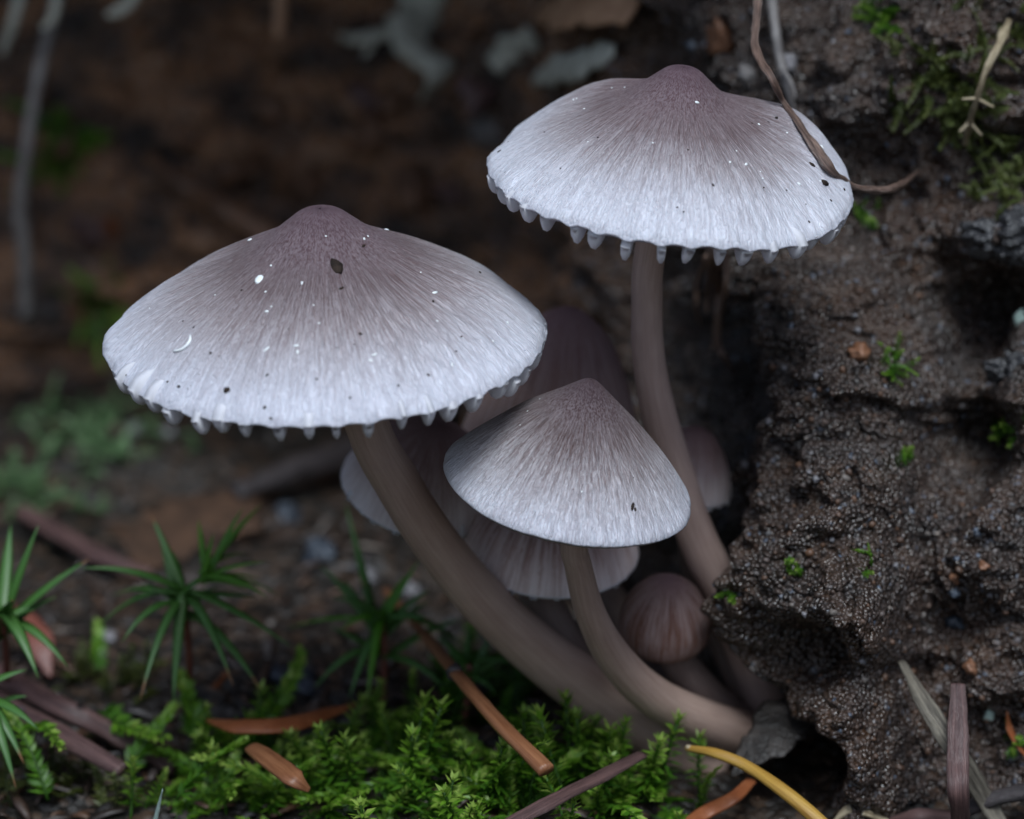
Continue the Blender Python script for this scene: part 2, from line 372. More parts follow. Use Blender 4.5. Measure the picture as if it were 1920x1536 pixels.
Y += sstep(14, 22, Z) * 40                                   # and the top of the bank runs back
B = np.stack([X, Y, Z], -1).reshape(-1, 3); NN = np.stack([np.repeat(nx[:, None], nz, 1), np.repeat(ny[:, None], nz, 1), 0 * Z + .12], -1).reshape(-1, 3)
near = np.exp(-np.maximum(0, np.abs(B[:, 0] - 2) - 8) / 6)
D = .42 * fbm(B * .75 + 5, 3, 21) + .20 * np.abs(fbm(B * 2.3, 3, 31)) + .07 * fbm(B * 6, 2, 41)
w1, _ = worley(B * 3.1 + .25 * fbm(B * 4, 2, 3)[:, None], 51); D += .24 * (.55 - w1)
w2, i2 = worley(B * 8.0 + .2, 61); D += .065 * (.5 - w2) * (.4 + 1.2 * i2)
w3, i3 = worley(B * 24.0, 71); D += .020 * (.5 - w3) * (.4 + 1.0 * i3)
bpx, bpy_, bd = project(B)
for (u, v, ru, rv, amp) in [(1570, 930, 130, 130, .4), (1480, 1080, 90, 90, .22), (1460, 1230, 70, 90, .25), (1640, 640, 150, 120, .3), (1860, 1000, 120, 110, .45), (1690, 1420, 110, 100, .6), (1610, 1330, 70, 60, .35), (1840, 1220, 90, 80, .35),
                            (1850, 110, 150, 140, .5), (1890, 440, 90, 70, .7), (1900, 700, 70, 90, .45), (1590, 160, 120, 150, .2), (1660, 1130, 90, 70, .3),
                            (1810, 620, 70, 110, -1.05), (1790, 850, 80, 70, -1.20), (1545, 1215, 60, 60, -1.05), (1560, 1420, 50, 60, -0.90), (1395, 760, 70, 110, -0.90), (1690, 1255, 60, 30, -0.45),
                            (1620, 400, 80, 90, -.25), (1380, 600, 90, 90, -0.30), (1420, 1400, 80, 60, -0.75)]:
    D += amp * np.exp(-((bpx - u) / ru) ** 2 - ((bpy_ - v) / rv) ** 2) * (bd > 20) * (bd < 32)
BV = B + NN * D[:, None]
BF = grid_faces(ns, nz)
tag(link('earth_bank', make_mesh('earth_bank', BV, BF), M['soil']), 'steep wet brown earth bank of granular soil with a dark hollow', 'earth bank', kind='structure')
bank_tree = BVHTree.FromPolygons(BV[:, :].tolist(), BF[:, ::-1].tolist())
def ray(px, py): return Vector(CAM), Vector(FW + RT * ((px - 960) / FPX) + UP * ((768 - py) / FPX)).normalized()
def H(px, py, lift=0.0, tree=None):
    o, d = ray(px, py); h = (tree or bank_tree).ray_cast(o, d)
    if h[0] is None: return G(px, py, lift), np.array([0, 0, 1.0])
    n = np.array(h[1]); n = n if n @ np.array(d) < 0 else -n
    return np.array(h[0]) - np.array(d) * lift, n

# ------------------------------------------------------------------ mushrooms
def cap_mesh(R, h, prof, seg, nr, seed, wav=.012, teeth=0, lobes=()):
    r_ctrl = np.array([p[0] for p in prof]); z_ctrl = np.array([p[1] for p in prof])
    cp = catmull(np.stack([r_ctrl, z_ctrl, 0 * r_ctrl], 1), 400)
    L = np.concatenate([[0], np.cumsum(np.hypot(np.diff(cp[:, 0]), np.diff(cp[:, 1])))]); L /= L[-1]
    s = np.linspace(0.004, 1, nr); r = np.interp(s, L, cp[:, 0]); z = np.interp(s, L, cp[:, 1])
    u = np.linspace(0, 2 * np.pi, seg, endpoint=False)
    def pos(s, r, z, out=True):
        C, Sn = np.cos(u)[None, :], np.sin(u)[None, :]
        cs = np.stack([C + 0 * r[:, None], Sn + 0 * r[:, None], np.repeat(s[:, None], seg, 1)], -1).reshape(-1, 3)
        lo = fbm(cs * np.array([1.3, 1.3, .8]) + seed, 3, seed).reshape(len(r), seg)
        hi = fbm(cs * np.array([34, 34, 2.5]) + seed, 2, seed + 5).reshape(len(r), seg)
        rim = fbm(cs * np.array([7, 7, .4]) + seed, 3, seed + 9).reshape(len(r), seg)
        sw = sstep(.1, .5, s)[:, None]; e = sstep(.75, 1, s)[:, None]
        rr = R * r[:, None] * (1 + .02 * lo * sw + wav * rim * e)
        zz = h * z[:, None] + R * (.026 * lo * sw + .8 * wav * rim * e) + R * .0022 * hi * sstep(.15, .4, s)[:, None]
        if teeth: zz = zz - R * .016 * sstep(.96, 1, s)[:, None] * (np.cos(teeth * (u - .03)) ** 2)[None, :] ** 1.6 * (1 + .5 * lo)
        for (ua, uw, am, s0, s1) in lobes:
            d = np.angle(np.exp(1j * (u - ua)))[None, :]
            zz = zz + R * am * np.exp(-(d / uw) ** 2) * sstep(s0, (s0 + s1) / 2, s)[:, None] * (1 - sstep((s0 + s1) / 2, s1, s)[:, None])
        V = np.stack([rr * C, rr * Sn, zz], -1).reshape(-1, 3)
        return V, cs
    V1, c1 = pos(s, r, z)
    lip = V1[-seg:].copy(); lip2 = lip * np.array([.992, .992, 1]) - np.array([0, 0, .004 * R])
    s2 = np.linspace(.985, .06, 16); r2 = np.interp(s2, L, cp[:, 0]) * .97; z2 = np.interp(s2, L, cp[:, 1]) - .055
    V2, c2 = pos(s2, r2, z2)
    V = np.vstack([V1, lip2, V2]); A = np.vstack([c1, c1[-seg:], c2])
    n = nr + 1 + 16
    return V, grid_faces(n, seg, True), A, (lambda q: np.interp(q, cp[:, 0], cp[:, 1]))
def gill_mesh(R, h, zf, drop, th):
    q = np.array([.18, .4, .6, .76, .885, .90, .925, .95, .972, .988, .998, 1.004])
    top = h * np.array([zf(a) for a in q]) - .04 * R * np.clip((1.004 - q) / .1, 0.35, 1)
    dep = np.array([.05, .13, .15, .14]) * R; rimz = h * zf(.975)
    bot = top.copy(); bot[:4] -= dep
    bot[4:] = rimz - drop * np.sqrt(np.clip(1 - ((q[4:] - .945) / .0605) ** 2, .0, 1)) ** .75
    bot[3] = min(bot[3], bot[4] + .2 * drop); bot = np.minimum(bot, top - .006)
    V = []
    for a, t, b in zip(q * R, top, bot):
        V += [(a, -th / 2, t), (a, -th * .42, b + .3 * (t - b) * .6), (a, -th * .15, b), (a, th * .15, b), (a, th * .42, b + .3 * (t - b) * .6), (a, th / 2, t)]
    n = len(q); F = grid_faces(n, 6, True); e = (n - 1) * 6
    F = np.vstack([F, [[0, 1, 4, 5], [1, 2, 3, 4], [e + 5, e + 4, e + 1, e], [e + 4, e + 3, e + 2, e + 1]]])
    return make_mesh('gill', np.array(V), F, smooth=False)
PROF_UMBO = [(0, 1), (.05, .995), (.10, .965), (.17, .872), (.26, .755), (.40, .635), (.55, .515), (.70, .385), (.82, .255), (.91, .135), (.97, .045), (1.0, -.02)]
PROF_CONE = [(0, 1), (.05, .985), (.12, .93), (.22, .835), (.36, .70), (.52, .545), (.68, .385), (.82, .225), (.92, .10), (.98, .02), (1.0, -.03)]
PROF_BELL = [(0, 1), (.12, .985), (.28, .925), (.45, .82), (.62, .665), (.78, .46), (.89, .26), (.96, .09), (.99, 0), (1.0, -.06)]
PROF_BUD = [(0, 1), (.14, .98), (.34, .9), (.56, .74), (.76, .52), (.91, .26), (.985, .02), (1.0, -.2), (.96, -.42), (.85, -.58)]
TREES = {}
def mushroom(label, key, c, d, Rpx, roll, theta, hr, prof, capm, stemm, stem, seg=420, nr=110, gills=0, drop=.15, th=.05, seed=1, wav=.012, lobes=(), name='mushroom'):
    """c: rim centre in the photograph, d: its depth, roll / theta: lean of the cap; stem: [(px, py, depth, width px)] from the cap down."""
    base = P(*stem[-1][:3]); root = empty(name, base, label, 'mushroom', 'mushrooms of one cluster')
    R = pw(Rpx, d); h = R * hr
    V, F, A, zf = cap_mesh(R, h, prof, seg, nr, seed, wav, gills / 2 if drop > .1 and gills else 0, lobes)
    ro = math.radians(roll); te = math.radians(theta)
    up = UP * math.cos(ro) + RT * math.sin(ro)
    ax = up * math.cos(te) - FW * math.sin(te); xr = RT * math.cos(ro) - UP * math.sin(ro); yr = np.cross(ax, xr)
    Mx = np.stack([xr, yr, ax], 1); ctr = P(*c, d)
    co = link('cap', make_mesh('cap', V, F, {'polar': ('FLOAT_VECTOR', A)}), capm, root)
    mw = Matrix([[*Mx[i], ctr[i] - base[i]] for i in range(3)] + [[0, 0, 0, 1]]); co.matrix_local = mw
    WV = V @ Mx.T + ctr
    TREES[key] = BVHTree.FromPolygons(WV.tolist(), F[:, ::-1].tolist())
    if gills:
        gm = gill_mesh(R, h, zf, drop, th); gm.materials.append(M['gill']); r_ = np.random.default_rng(seed)
        for i in range(gills):
            g = bpy.data.objects.new('gill', gm); COL.objects.link(g); g.parent = co
            g.rotation_euler = (r_.normal(0, .05), r_.normal(0, .012), 2 * math.pi * (i + r_.normal(0, .11)) / gills + .03)
            k = (1 if drop > 0 else .95) - .016 * r_.random(); g.scale = (k, 1 + .35 * r_.normal() * .5, 1); g.location = (0, 0, (-.02 if drop > 0 else .01) * r_.random())
    pts = np.array([P(x, y, z) for x, y, z, w in stem]); top = ctr + ax * h * .55
    pts = np.vstack([top, pts]); rad = [stem[0][3] * stem[0][2] / FPX / 2 * .9] + [w * z / FPX / 2 for x, y, z, w in stem]
    n = 70; sg = 28
    Vs, Fs = tube(pts, rad, seg=sg, n=n, up=(0, -1, .2))
    k = 1 + .025 * fbm(Vs * np.array([3, 3, 1.2]) + seed, 3, seed)
    cl = catmull(pts, n); cen = np.vstack([np.repeat(cl, sg, 0), np.repeat(cl[:1], sg, 0), np.repeat(cl[-1:], sg, 0)])
    Vs = cen + (Vs - cen) * k[:, None]
    a = np.tile(np.linspace(0, 2 * np.pi, sg, endpoint=False), n + 2); t = np.concatenate([np.repeat(np.linspace(0, 6, n), sg), np.zeros(sg), np.full(sg, 6)])
    link('stem', make_mesh('stem', Vs - base, Fs, {'along': ('FLOAT_VECTOR', np.stack([np.cos(a), np.sin(a), t + seed], 1))}), stemm, root)
    return root, ctr, ax

mushroom('broad lilac mushroom with pointed boss and toothed rim, dark spot beside its tip', 'left', (612, 622), 22.3, 414, -1.4, 24, .592, PROF_UMBO, M['cap_left'], M['stem'],
         [(686, 790, 22.45, 84), (745, 905, 22.75, 88), (815, 1015, 23.1, 90), (905, 1125, 23.5, 94), (1010, 1222, 23.9, 100), (1120, 1305, 24.2, 110), (1230, 1372, 24.4, 118), (1340, 1430, 24.6, 122)], seg=640, nr=150, gills=46, drop=.225, th=.07, seed=3)
mushroom('tall brightest mushroom with a bark twig lying across its toothed cap', 'right', (1254, 336), 22.6, 343, 6.5, 24, .64, PROF_UMBO, M['cap_right'], M['stem_mauve'],
         [(1219, 470, 22.75, 60), (1213, 580, 23.0, 60), (1217, 680, 23.25, 62), (1236, 780, 23.5, 66), (1266, 880, 23.75, 68), (1300, 990, 24.05, 72), (1345, 1090, 24.3, 76), (1400, 1220, 24.7, 80), (1460, 1380, 25.1, 84)], seg=600, nr=140, gills=38, drop=.21, th=.07, seed=8,
         lobes=[(2.35, .42, .075, .15, 1.1), (2.02, .14, -.05, .1, .9), (.45, .55, .15, .2, 1.35)])
mushroom('conical brown lilac mushroom with plain fine rim, in front of the taller stem', 'middle', (1068, 906), 22.2, 236, 11, 24.5, .92, PROF_CONE, M['cap_middle'], M['stem'],
         [(1076, 1005, 22.4, 50), (1084, 1060, 22.55, 52), (1108, 1150, 22.9, 58), (1152, 1232, 23.3, 68), (1220, 1302, 23.7, 78), (1310, 1350, 24.1, 84), (1420, 1385, 24.6, 86)], seg=520, nr=130, gills=34, drop=-.04, th=.03, seed=14, wav=.008)
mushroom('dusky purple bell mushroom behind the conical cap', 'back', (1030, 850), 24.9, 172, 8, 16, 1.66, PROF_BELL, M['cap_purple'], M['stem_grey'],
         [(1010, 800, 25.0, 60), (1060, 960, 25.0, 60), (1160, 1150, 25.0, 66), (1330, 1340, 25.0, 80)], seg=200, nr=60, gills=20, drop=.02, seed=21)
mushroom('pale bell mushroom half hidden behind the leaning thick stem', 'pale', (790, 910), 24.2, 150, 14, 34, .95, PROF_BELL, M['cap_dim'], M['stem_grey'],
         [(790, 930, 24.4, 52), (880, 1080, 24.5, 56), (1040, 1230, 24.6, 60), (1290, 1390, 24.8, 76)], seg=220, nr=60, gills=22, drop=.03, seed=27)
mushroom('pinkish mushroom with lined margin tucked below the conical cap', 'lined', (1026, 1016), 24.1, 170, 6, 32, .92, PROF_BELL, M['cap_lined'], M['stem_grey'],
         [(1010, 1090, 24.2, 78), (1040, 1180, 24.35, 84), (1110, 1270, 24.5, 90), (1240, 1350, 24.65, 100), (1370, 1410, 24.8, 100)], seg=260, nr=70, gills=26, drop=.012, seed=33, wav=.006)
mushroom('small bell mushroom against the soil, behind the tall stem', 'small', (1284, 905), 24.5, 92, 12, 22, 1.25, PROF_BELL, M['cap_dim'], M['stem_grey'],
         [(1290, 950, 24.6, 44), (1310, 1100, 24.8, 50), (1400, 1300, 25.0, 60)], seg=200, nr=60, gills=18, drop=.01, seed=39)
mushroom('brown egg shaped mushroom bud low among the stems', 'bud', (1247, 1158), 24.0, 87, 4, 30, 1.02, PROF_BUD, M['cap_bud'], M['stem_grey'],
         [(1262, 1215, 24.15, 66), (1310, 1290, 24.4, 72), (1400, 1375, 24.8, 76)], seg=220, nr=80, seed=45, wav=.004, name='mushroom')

# ------------------------------------------------------------------ flecks on the caps
def fleck(mb, key, px, py, s, el=1.0, ang=None, t=.5):
    o, d = ray(px, py); h = TREES[key].ray_cast(o, d)
    if h[0] is None: return
    n = Vector(h[1]); n = n if n.dot(d) < 0 else -n
    q = n.to_track_quat('Z', 'Y').to_matrix().to_4x4() @ Matrix.Rotation(rng.random() * 6.3 if ang is None else ang, 4, 'Z')
    r = pw(s, 22.3) / 2 * (.68 if s < 13 else 1)
    V, F = lump((0, 0, 0), (r * el, r, r * t), int(px), .25, 6, 8, q); mb.add(V + np.array(h[0]), F)
WL = [(468, 450, 11, 1.7), (508, 498, 7, 1), (403, 553, 5, 1), (280, 578, 5, 1), (498, 547, 6, 1.2), (509, 575, 6, 1), (500, 584, 9, 1.3), (611, 443, 6, 1), (690, 443, 6, 1), (683, 448, 8, 1.5), (725, 431, 12, 2), (983, 551, 12, 1.4),
      (815, 549, 9, 2.2), (952, 605, 7, 1.6), (925, 640, 6, 1.5), (789, 511, 5, 1), (566, 531, 7, 2), (499, 655, 8, 3), (556, 648, 7, 2.4), (558, 660, 7, 2.2), (702, 665, 7, 2.5), (695, 676, 6, 2.2), (848, 684, 6, 2.5), (588, 572, 5, 1), (598, 606, 5, 1.4), (820, 602, 5, 1.5)]
BL = [(453, 544, 7, 1.2), (363, 614, 6, 1.3), (395, 662, 9, 1), (411, 668, 4, 1), (314, 716, 7, 1.2), (335, 725, 9, 1.3), (236, 703, 7, 1), (352, 729, 4, 1), (358, 724, 4, 1), (373, 702, 4, 1), (465, 642, 4, 1), (541, 617, 5, 1), (501, 703, 6, 2), (594, 711, 7, 1), (496, 764, 8, 1.5),
      (676, 626, 9, 1), (664, 646, 5, 1), (631, 652, 4, 1), (855, 659, 6, 1), (747, 723, 7, 1), (656, 746, 7, 1), (803, 703, 6, 1.8), (865, 631, 5, 2), (812, 565, 7, 1.6), (900, 511, 9, 1.8), (508, 785, 7, 1.6), (343, 602, 5, 1.3), (682, 461, 8, 2), (640, 541, 9, 2)]
WR = [(1147, 165, 6, 1), (1171, 164, 6, 1), (1075, 187, 7, 1), (1081, 185, 5, 1), (1095, 204, 6, 1.3), (991, 220, 5, 1), (985, 248, 5, 1), (941, 265, 8, 2.4), (1102, 266, 5, 1), (1224, 268, 6, 1), (1307, 192, 9, 1.6), (1423, 233, 8, 1), (1476, 249, 7, 1), (1541, 276, 11, 1.5),
      (1399, 308, 9, 1.6), (1369, 304, 7, 1.6), (1426, 322, 5, 1), (1430, 335, 7, 1), (1498, 345, 9, 1.6), (1381, 283, 5, 1), (1379, 177, 4, 1), (1386, 177, 4, 1), (1538, 340, 7, 1)]
BR = [(1021, 248, 6, 1), (953, 266, 5, 1), (936, 284, 9, 1.5), (1121, 258, 6, 1), (1051, 316, 5, 1), (947, 323, 4, 1), (1290, 281, 6, 1), (1337, 347, 7, 1.4), (1432, 352, 6, 1), (1475, 357, 5, 1), (1523, 309, 12, 1.8), (1546, 343, 15, 1.2), (1558, 376, 7, 1.3), (1517, 416, 7, 1.3), (1456, 221, 9, 1.6), (1410, 231, 5, 1),
      (1270, 389, 6, 1), (1282, 397, 6, 1), (1511, 383, 4, 1), (1441, 229, 5, 2), (1583, 355, 9, 1.3), (1501, 238, 7, 1.2)]
WM = [(989, 771, 5, 1), (975, 797, 4, 1), (1091, 922, 6, 1), (1012, 748, 4, 1)]
BM = [(1186, 950, 11, 2.4), (1191, 955, 8, 1.5), (1188, 896, 4, 1), (1075, 918, 3, 1)]
for key, wl_, bl_, where in (('left', WL, BL, 'broad cap with the dark spot'), ('right', WR, BR, 'tall cap under the bark twig'), ('middle', WM, BM, 'conical brown cap')):
    for lst, m, colr in ((wl_, M['white'], 'white'), (bl_, M['black'], 'dark')):
        mb = MB()
        for (x, y, s, el) in lst: fleck(mb, key, x, y, s, el)
        tag(link('dust', mb.mesh('dust'), m), f'tiny {colr} specks of dust on the {where}', 'dust', kind='stuff')
def on_cap(name, key, px, py, s, el, t, m, label, cat, ang=None):
    mb = MB(); fleck(mb, key, px, py, s, el, ang, t); o = link(name, mb.mesh(name, org=np.mean(mb.V[0], 0)), m); o.location = np.mean(mb.V[0], 0); tag(o, label, cat)
on_cap('scab', 'left', 631, 500, 26, 1.5, .25, M['black'], 'oval blackish scab sunk in the boss of the broad cap', 'spot', 2.0)
on_cap('soil_grain', 'left', 425, 732, 13, 1, .7, M['black'], 'largest dark soil grain stuck on the broad pale cap', 'soil grain')
on_cap('white_flake', 'left', 486, 524, 17, 1.3, .2, M['white'], 'white pointed flake on the slope of the broad cap', 'flake', 1.4)
def surf_path(key, pts, off):
    out = []
    for (x, y) in pts:
        o, d = ray(x, y); h = TREES[key].ray_cast(o, d)
        if h[0] is None: h = TREES[key].find_nearest(o + d * 22.6)
        n = Vector(h[1]); n = n if n.dot(d) < 0 else -n
        out.append(np.array(h[0] + n * off))
    return np.array(out)
p_ = surf_path('left', [(358, 630), (357, 640), (350, 650), (340, 657), (326, 660)], .008); V, F = tube(p_, [.006, .014, .014, .013, .008], seg=6, n=14)
tag(link('curled_fibre', make_mesh('curled_fibre', V - p_[0], F), M['white'], loc=p_[0]), 'thin curled white fibre lying on the broad cap', 'fibre')

# ------------------------------------------------------------------ sticks, twigs, needles
def stick(name, label, cat, pts, w, m, flat=1.0, seg=10, n=40, group=None, rough=.12, up=(0, -.5, 1), knots=(), sub=()):
    pts = np.array(pts, float); d = np.mean((pts - CAM) @ FW)
    wr = [pw(a, d) / 2 for a in w] if not np.isscalar(w) else pw(w, d) / 2
    V, F = tube(pts, wr, [a * flat for a in wr] if not np.isscalar(wr) else wr * flat, seg=seg, n=n, up=up)
    c = catmull(pts, n); cen = np.vstack([np.repeat(c, seg, 0), np.repeat(c[:1], seg, 0), np.repeat(c[-1:], seg, 0)])
    a_ = np.tile(np.linspace(0, 2 * np.pi, seg, endpoint=False), n + 2); L_ = np.concatenate([[0], np.cumsum(np.linalg.norm(np.diff(c, axis=0), axis=1))])
    al = np.stack([np.cos(a_), np.sin(a_), np.concatenate([np.repeat(L_, seg), np.zeros(seg), np.full(seg, L_[-1])]) + len(label)], 1)
    V = cen + (V - cen) * (1 + rough * fbm(V * 5 + len(label), 3, len(label)) + .16 * noise(al * np.array([1.7, 1.7, .8]), 5))[:, None]
    o = link(name, make_mesh(name, V - pts[0], F, {'along': ('FLOAT_VECTOR', al)}), m, loc=pts[0]); tag(o, label, cat, group)
    for (i, r, mm, nm) in knots:
        q = c[int(i * (n - 1))]; Vk, Fk = lump((0, 0, 0), (r, r, r), int(r * 999), .3, 8, 10); link(nm, make_mesh(nm, Vk + q - pts[0], Fk), mm, o)
    for (path, ww) in sub:
        Vs, Fs = tube(np.array(path), [pw(a, d) / 2 for a in ww], seg=6, n=12); link('side_root' if 'root' in name else 'side_shoot', make_mesh('side_shoot', Vs - pts[0], Fs), m, o)
    return o
# bark twig across the tall cap
top = [P(1412, -260, 23.4), P(1418, -120, 23.2), P(1420, 0, 22.95), P(1417, 90, 22.75), P(1446, 148, 22.5)]
mid_ = list(surf_path('right', [(1466, 200), (1494, 240), (1525, 286), (1555, 325)], .038))
end = [P(1590, 346, 22.62), P(1640, 356, 22.8), P(1682, 350, 23.1)]; hb, _ = H(1722, 322); end.append(hb)
stick('bark_twig', 'peeling brown bark twig bent across the tall cap', 'twig', top + mid_ + end, [16, 16, 17, 15, 18, 15, 18, 17, 18, 17, 17, 15, 8], M['bark_twig'], .85, 12, 140, rough=.42)
def hang(pts): return [H(x, y, l)[0] for (x, y, l) in pts]
stick('root', 'smooth grey root hanging behind the bark twig', 'root', hang([(1440, -60, .3), (1452, 40, .3), (1462, 110, .3), (1478, 170, .3), (1490, 230, .1)]), [20, 18, 17, 15, 8], M['greyroot'], .9,
      sub=[(hang([(1468, 130, .32), (1486, 160, .4), (1492, 186, .4)]), [9, 6, 2])])
s0 = H(1890, 20, .15)[0]; s1 = H(1812, 262, .35)[0]
pth = [H(1893, 40, .2)[0], H(1872, 85, .45)[0], H(1850, 130, .5)[0], H(1832, 185, .5)[0], H(1818, 230, .5)[0], H(1810, 270, .35)[0]]
tw = stick('straw_twig', 'pale straw coloured broken twig hanging among bank moss', 'twig', pth, [17, 15, 14, 12, 11, 17], M['paletwig'], .9, 10, 60, rough=.5,
           sub=[([pth[3], pth[3] + np.array([-.13, -.02, .0])], [8, 4]), ([pth[3], pth[3] + np.array([.14, -.02, -.07])], [8, 4]), ([pth[4], pth[4] + np.array([-.09, -.05, -.07])], [10, 5]), ([pth[4] , pth[4] + np.array([.1, -.05, -.1])], [9, 4])])
rp = [H(1345, 470, 0.70)[0], H(1350, 530, 0.75)[0], H(1348, 590, 0.80)[0], H(1345, 640, 0.80)[0], H(1358, 670, 0.75)[0], H(1378, 700, 0.50)[0]]
stick('root', 'brown branching rootlet dangling below the tall cap', 'root', rp, [40, 30, 16, 13, 9, 5], M['rootlet'], .6,
      sub=[([H(1325, 480, 0.65)[0], H(1308, 530, 0.75)[0], H(1306, 570, 0.75)[0], H(1312, 615, 0.65)[0]], [9, 9, 8, 4]), ([H(1332, 480, 0.70)[0], H(1328, 540, 0.75)[0], H(1325, 590, 0.70)[0]], [12, 9, 6]), ([rp[2], H(1380, 565, 0.75)[0], H(1402, 552, 0.55)[0]], [6, 4, 2]), ([rp[3], H(1336, 652, 0.80)[0], H(1332, 660, 0.75)[0]], [8, 7, 3]), ([H(1362, 480, 0.70)[0], H(1360, 540, 0.75)[0], H(1352, 590, 0.77)[0]], [14, 12, 8])])
def gpath(pts): return [G(x, y, h) for (x, y, h) in pts]
# foreground litter
stick('copper_needle', 'long copper brown conifer needle with a dark joint on moss', 'needle', gpath([(722, 1105, .6), (800, 1195, .8), (865, 1275, .85), (940, 1360, .85), (1025, 1445, .7)]), [16, 23, 27, 31, 34], M['needle'], .6, 10, 60, rough=.05, knots=[(.47, .075, M['dark_stick'], 'joint')])
stick('needle', 'flat plum brown needle poking up by the mushroom feet', 'needle', gpath([(930, 1560, .6), (1040, 1500, .65), (1130, 1455, .55), (1205, 1415, .6)]), [32, 30, 30, 24], M['needle_dark'], .4, 10, 50, rough=.08)
stick('needle', 'curved ochre yellow needle with dry tip near the soil', 'needle', gpath([(1287, 1402, .75), (1340, 1412, .8), (1400, 1437, .8), (1470, 1485, .75), (1545, 1550, .6), (1600, 1620, .3)]), [13, 20, 22, 26, 30, 28], M['yellow'], .75, 10, 60, rough=.05, knots=[(.02, .03, M['paletwig'], 'dry_tip')])
stick('leaf_strip', 'rust red leaf strip under the ochre needle', 'leaf strip', gpath([(1255, 1570, .1), (1320, 1525, .2), (1375, 1495, .28), (1410, 1462, .3)]), [34, 34, 30, 22], M['rust'], .2, 8, 30, rough=.06)
stick('splinter', 'weathered grey wood splinter leaning on the soil', 'splinter', hang([(1690, 1240, .1)]) + [P(1740, 1325, 22.9), P(1795, 1410, 22.8)] + gpath([(1850, 1505, .35), (1885, 1560, .1)]), [12, 36, 42, 42, 30], M['greywood'], .3, 10, 60, rough=.2)
stick('stick', 'upright dark plum stick in front of the grey splinter', 'stick', [P(1796, 1283, 22.75), P(1797, 1340, 22.65), P(1794, 1420, 22.5), P(1797, 1500, 22.4), G(1800, 1600, .0)], [26, 34, 38, 38, 38], M['needle_dark'], .45, 14, 60, rough=.22)
stick('stick', 'slate dark stick lying behind the plum stick', 'stick', gpath([(1800, 1520, .25), (1870, 1495, .35), (1940, 1478, .35), (2020, 1455, .2)]), [30, 32, 34, 34], M['dark_stick'], .8, 10, 40)
stick('curled_leaf', 'small curled dry leaf, cream edged, at the foot of the soil', 'leaf', gpath([(1560, 1545, .25), (1590, 1518, .35), (1625, 1522, .4), (1660, 1540, .3), (1700, 1560, .2)]), [8, 24, 26, 20, 4], M['paletwig'], .25, 10, 30, rough=.15)
stick('leaf_strip', 'dull plum leaf strip behind the curled dry leaf', 'leaf strip', gpath([(1655, 1545, .2), (1720, 1528, .3), (1790, 1530, .25)]), [26, 40, 30], M['needle_dark'], .3, 8, 24)
stick('leaf_strip', 'orange brown scrap wedged beside the wet soil lumps', 'leaf strip', hang([(1888, 1335, .1), (1893, 1365, .12), (1908, 1395, .12), (1930, 1425, .1)]), [4, 18, 20, 6], M['rust'], .15, 8, 24)
stick('twig', 'thicker brown twig lying across the haircap moss roots', 'twig', gpath([(-60, 1235, .3), (30, 1285, .35), (120, 1330, .35), (230, 1385, .28), (330, 1440, .15)]), [50, 52, 48, 42, 30], M['needle_dark'], .8, 12, 50)
stick('twig', 'slimmer shiny plum twig below the thicker brown twig', 'twig', gpath([(-50, 1285, .45), (60, 1345, .5), (150, 1400, .45), (230, 1445, .35)]), [36, 38, 40, 30], M['needle_dark'], .75, 12, 50, rough=.06)
stick('leaf', 'narrow glossy orange brown leaf rolled on the moss', 'leaf', gpath([(385, 1350, .5), (450, 1362, .55), (540, 1358, .55), (610, 1338, .5), (670, 1320, .4)]), [6, 44, 46, 34, 4], M['rust'], .3, 10, 36, rough=.06)
stick('wood_chip', 'bright orange wood chip resting on the moss', 'wood chip', gpath([(470, 1400, .75), (510, 1428, .8), (550, 1458, .8), (580, 1482, .7)]), [30, 46, 44, 12], M['needle'], .4, 10, 30, rough=.1)
stick('leaf', 'russet leaf behind the haircap moss at the thicker twig', 'leaf', gpath([(-20, 1130, .5), (30, 1160, .45), (70, 1200, .3), (95, 1270, .1)]), [4, 60, 66, 4], M['redleaf'], .12, 10, 30)
stick('leaf', 'large flat brown dead leaf beyond the haircap moss', 'leaf', gpath([(250, 1080, .15), (320, 1010, .2), (400, 960, .22), (480, 900, .15)]), [6, 180, 200, 10], M['deadleaf'], .06, 16, 40, rough=.38)
stick('twig', 'greyish plum twig on the ground beyond the haircap moss', 'twig', gpath([(40, 960, .2), (110, 1000, .25), (190, 1045, .25), (280, 1080, .15)]), [36, 40, 38, 24], M['needle_dark'], .7, 10, 30)
stick('stick', 'blackish stick lying beyond the leaning thick stem', 'stick', gpath([(440, 925, .3), (560, 880, .35), (660, 845, .35), (760, 800, .3), (860, 770, .2)]), [40, 52, 56, 56, 46], M['dark_stick'], .8, 12, 40)
stick('twig', 'thin reddish twig rising behind the haircap stem', 'twig', gpath([(365, 1340, .1), (395, 1300, .2), (425, 1262, .25)]), [16, 16, 12], M['rust'], .7, 8, 20)
stick('grass_blade', 'pale upright grass tip in the mossy carpet', 'grass blade', gpath([(285, 1560, .2), (297, 1515, .5), (305, 1480, .75)]), [18, 14, 3], M['lichen_green'], .3, 6, 16, rough=.02)
stick('wood_chip', 'grey flat wood chip under the soil overhang', 'wood chip', gpath([(1372, 1455, .35), (1420, 1400, .55), (1480, 1350, .7), (1545, 1330, .7)]), [8, 90, 104, 10], M['greychip'], .07, 14, 40, rough=.4, up=(-.6, -.7, .5))
